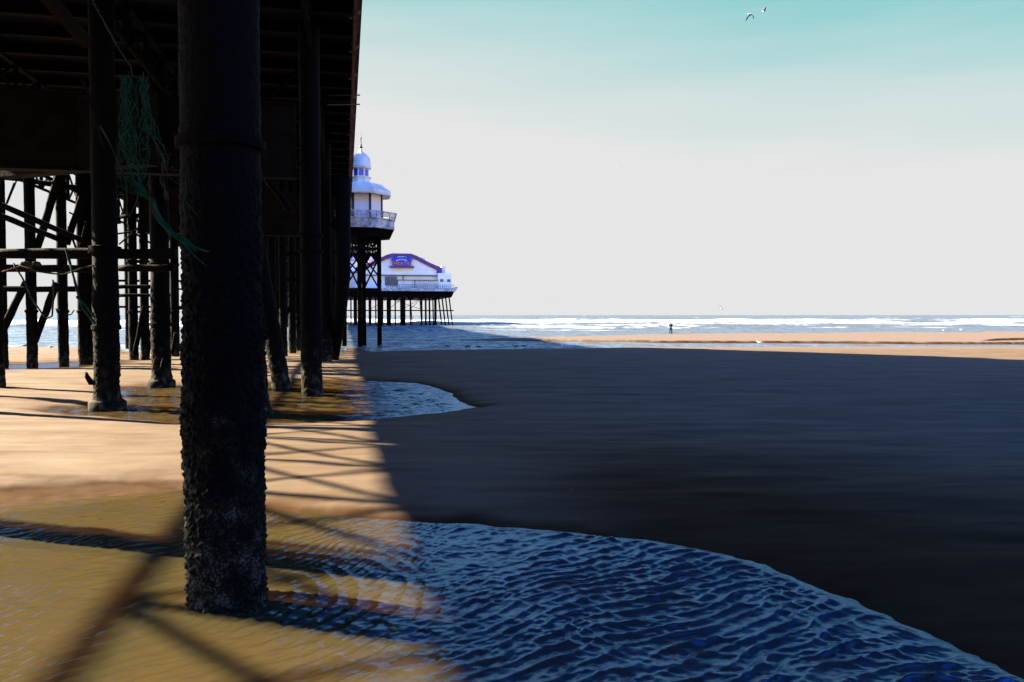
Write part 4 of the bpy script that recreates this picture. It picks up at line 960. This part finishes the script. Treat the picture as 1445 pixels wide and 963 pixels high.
# the sky away from the sun and the sea (behind the camera, far right) is a deeper blue
fwd = nt.nodes.new('ShaderNodeMapRange'); fwd.interpolation_type = 'SMOOTHSTEP'; nt.links.new(sep.outputs['Y'], fwd.inputs[0]); fwd.inputs[1].default_value = .05; fwd.inputs[2].default_value = .72
lowm = nt.nodes.new('ShaderNodeMix'); lowm.data_type = 'RGBA'; nt.links.new(fwd.outputs[0], lowm.inputs[0]); nt.links.new(ramp(nt, sep.outputs['Z'], [(.20, g((1.9, 1.9, 1.8))), (.42, g((.012, .08, .30)))]), lowm.inputs[6]); nt.links.new(low, lowm.inputs[7]); low = lowm.outputs[2]
mr = nt.nodes.new('ShaderNodeMapRange'); mr.interpolation_type = 'SMOOTHSTEP'; nt.links.new(sep.outputs['Z'], mr.inputs[0]); mr.inputs[1].default_value = .38; mr.inputs[2].default_value = .60
tint = nt.nodes.new('ShaderNodeMix'); tint.data_type = 'RGBA'; tint.blend_type = 'MULTIPLY'; tint.inputs[0].default_value = 1; zen = nt.nodes.new('ShaderNodeMapRange'); zen.interpolation_type = 'SMOOTHSTEP'; nt.links.new(sep.outputs['Z'], zen.inputs[0]); zen.inputs[1].default_value = .52; zen.inputs[2].default_value = .85; zen.inputs[3].default_value = 1.35; zen.inputs[4].default_value = .42
skz = nt.nodes.new('ShaderNodeVectorMath'); skz.operation = 'SCALE'; nt.links.new(sky.outputs[0], skz.inputs[0]); yr = nt.nodes.new('ShaderNodeMapRange'); yr.interpolation_type = 'SMOOTHSTEP'; nt.links.new(sep.outputs['Y'], yr.inputs[0]); yr.inputs[1].default_value = -.35; yr.inputs[2].default_value = .45; yr.inputs[3].default_value = 2.8; yr.inputs[4].default_value = .13
zy = nt.nodes.new('ShaderNodeMath'); zy.operation = 'MULTIPLY'; nt.links.new(zen.outputs[0], zy.inputs[0]); nt.links.new(yr.outputs[0], zy.inputs[1]); nt.links.new(zy.outputs[0], skz.inputs['Scale']); nt.links.new(skz.outputs[0], tint.inputs[6]); tint.inputs[7].default_value = tuple(v * 2 ** (2.7 - EXPO) for v in (.05, .34, 1.02)) + (1,)
mx = nt.nodes.new('ShaderNodeMix'); mx.data_type = 'RGBA'; nt.links.new(mr.outputs[0], mx.inputs[0]); nt.links.new(low, mx.inputs[6]); nt.links.new(tint.outputs[2], mx.inputs[7])
dt = nt.nodes.new('ShaderNodeVectorMath'); dt.operation = 'DOT_PRODUCT'; nt.links.new(tc.outputs['Generated'], dt.inputs[0]); dt.inputs[1].default_value = sun_dir
au = nt.nodes.new('ShaderNodeMapRange'); au.interpolation_type = 'SMOOTHSTEP'; nt.links.new(dt.outputs['Value'], au.inputs[0]); au.inputs[1].default_value = .93; au.inputs[2].default_value = 1.0
glow = nt.nodes.new('ShaderNodeMix'); glow.data_type = 'RGBA'; nt.links.new(au.outputs[0], glow.inputs[0]); nt.links.new(mx.outputs[2], glow.inputs[6]); glow.inputs[7].default_value = (*g((5.0, 4.4, 3.8)), 1)
nt.links.new(glow.outputs[2], bg.inputs[0])

cam = bpy.data.cameras.new('camera'); co = bpy.data.objects.new('camera', cam); COL.objects.link(co)
co.location = (0, 0, CAM_H); co.rotation_euler = (R(90) - PITCH, 0, 0); cam.lens = 36 * FPX / 1445; cam.sensor_width = 36; cam.clip_start = .05; cam.clip_end = 100000
scene.camera = co
scene.view_settings.view_transform = 'Standard'; scene.view_settings.look = 'None'; scene.view_settings.gamma = 1; scene.view_settings.exposure = EXPO; scene.view_settings.use_curve_mapping = False
scene.cycles.use_denoising = True
scene.cycles.max_bounces = 6; scene.cycles.transparent_max_bounces = 12
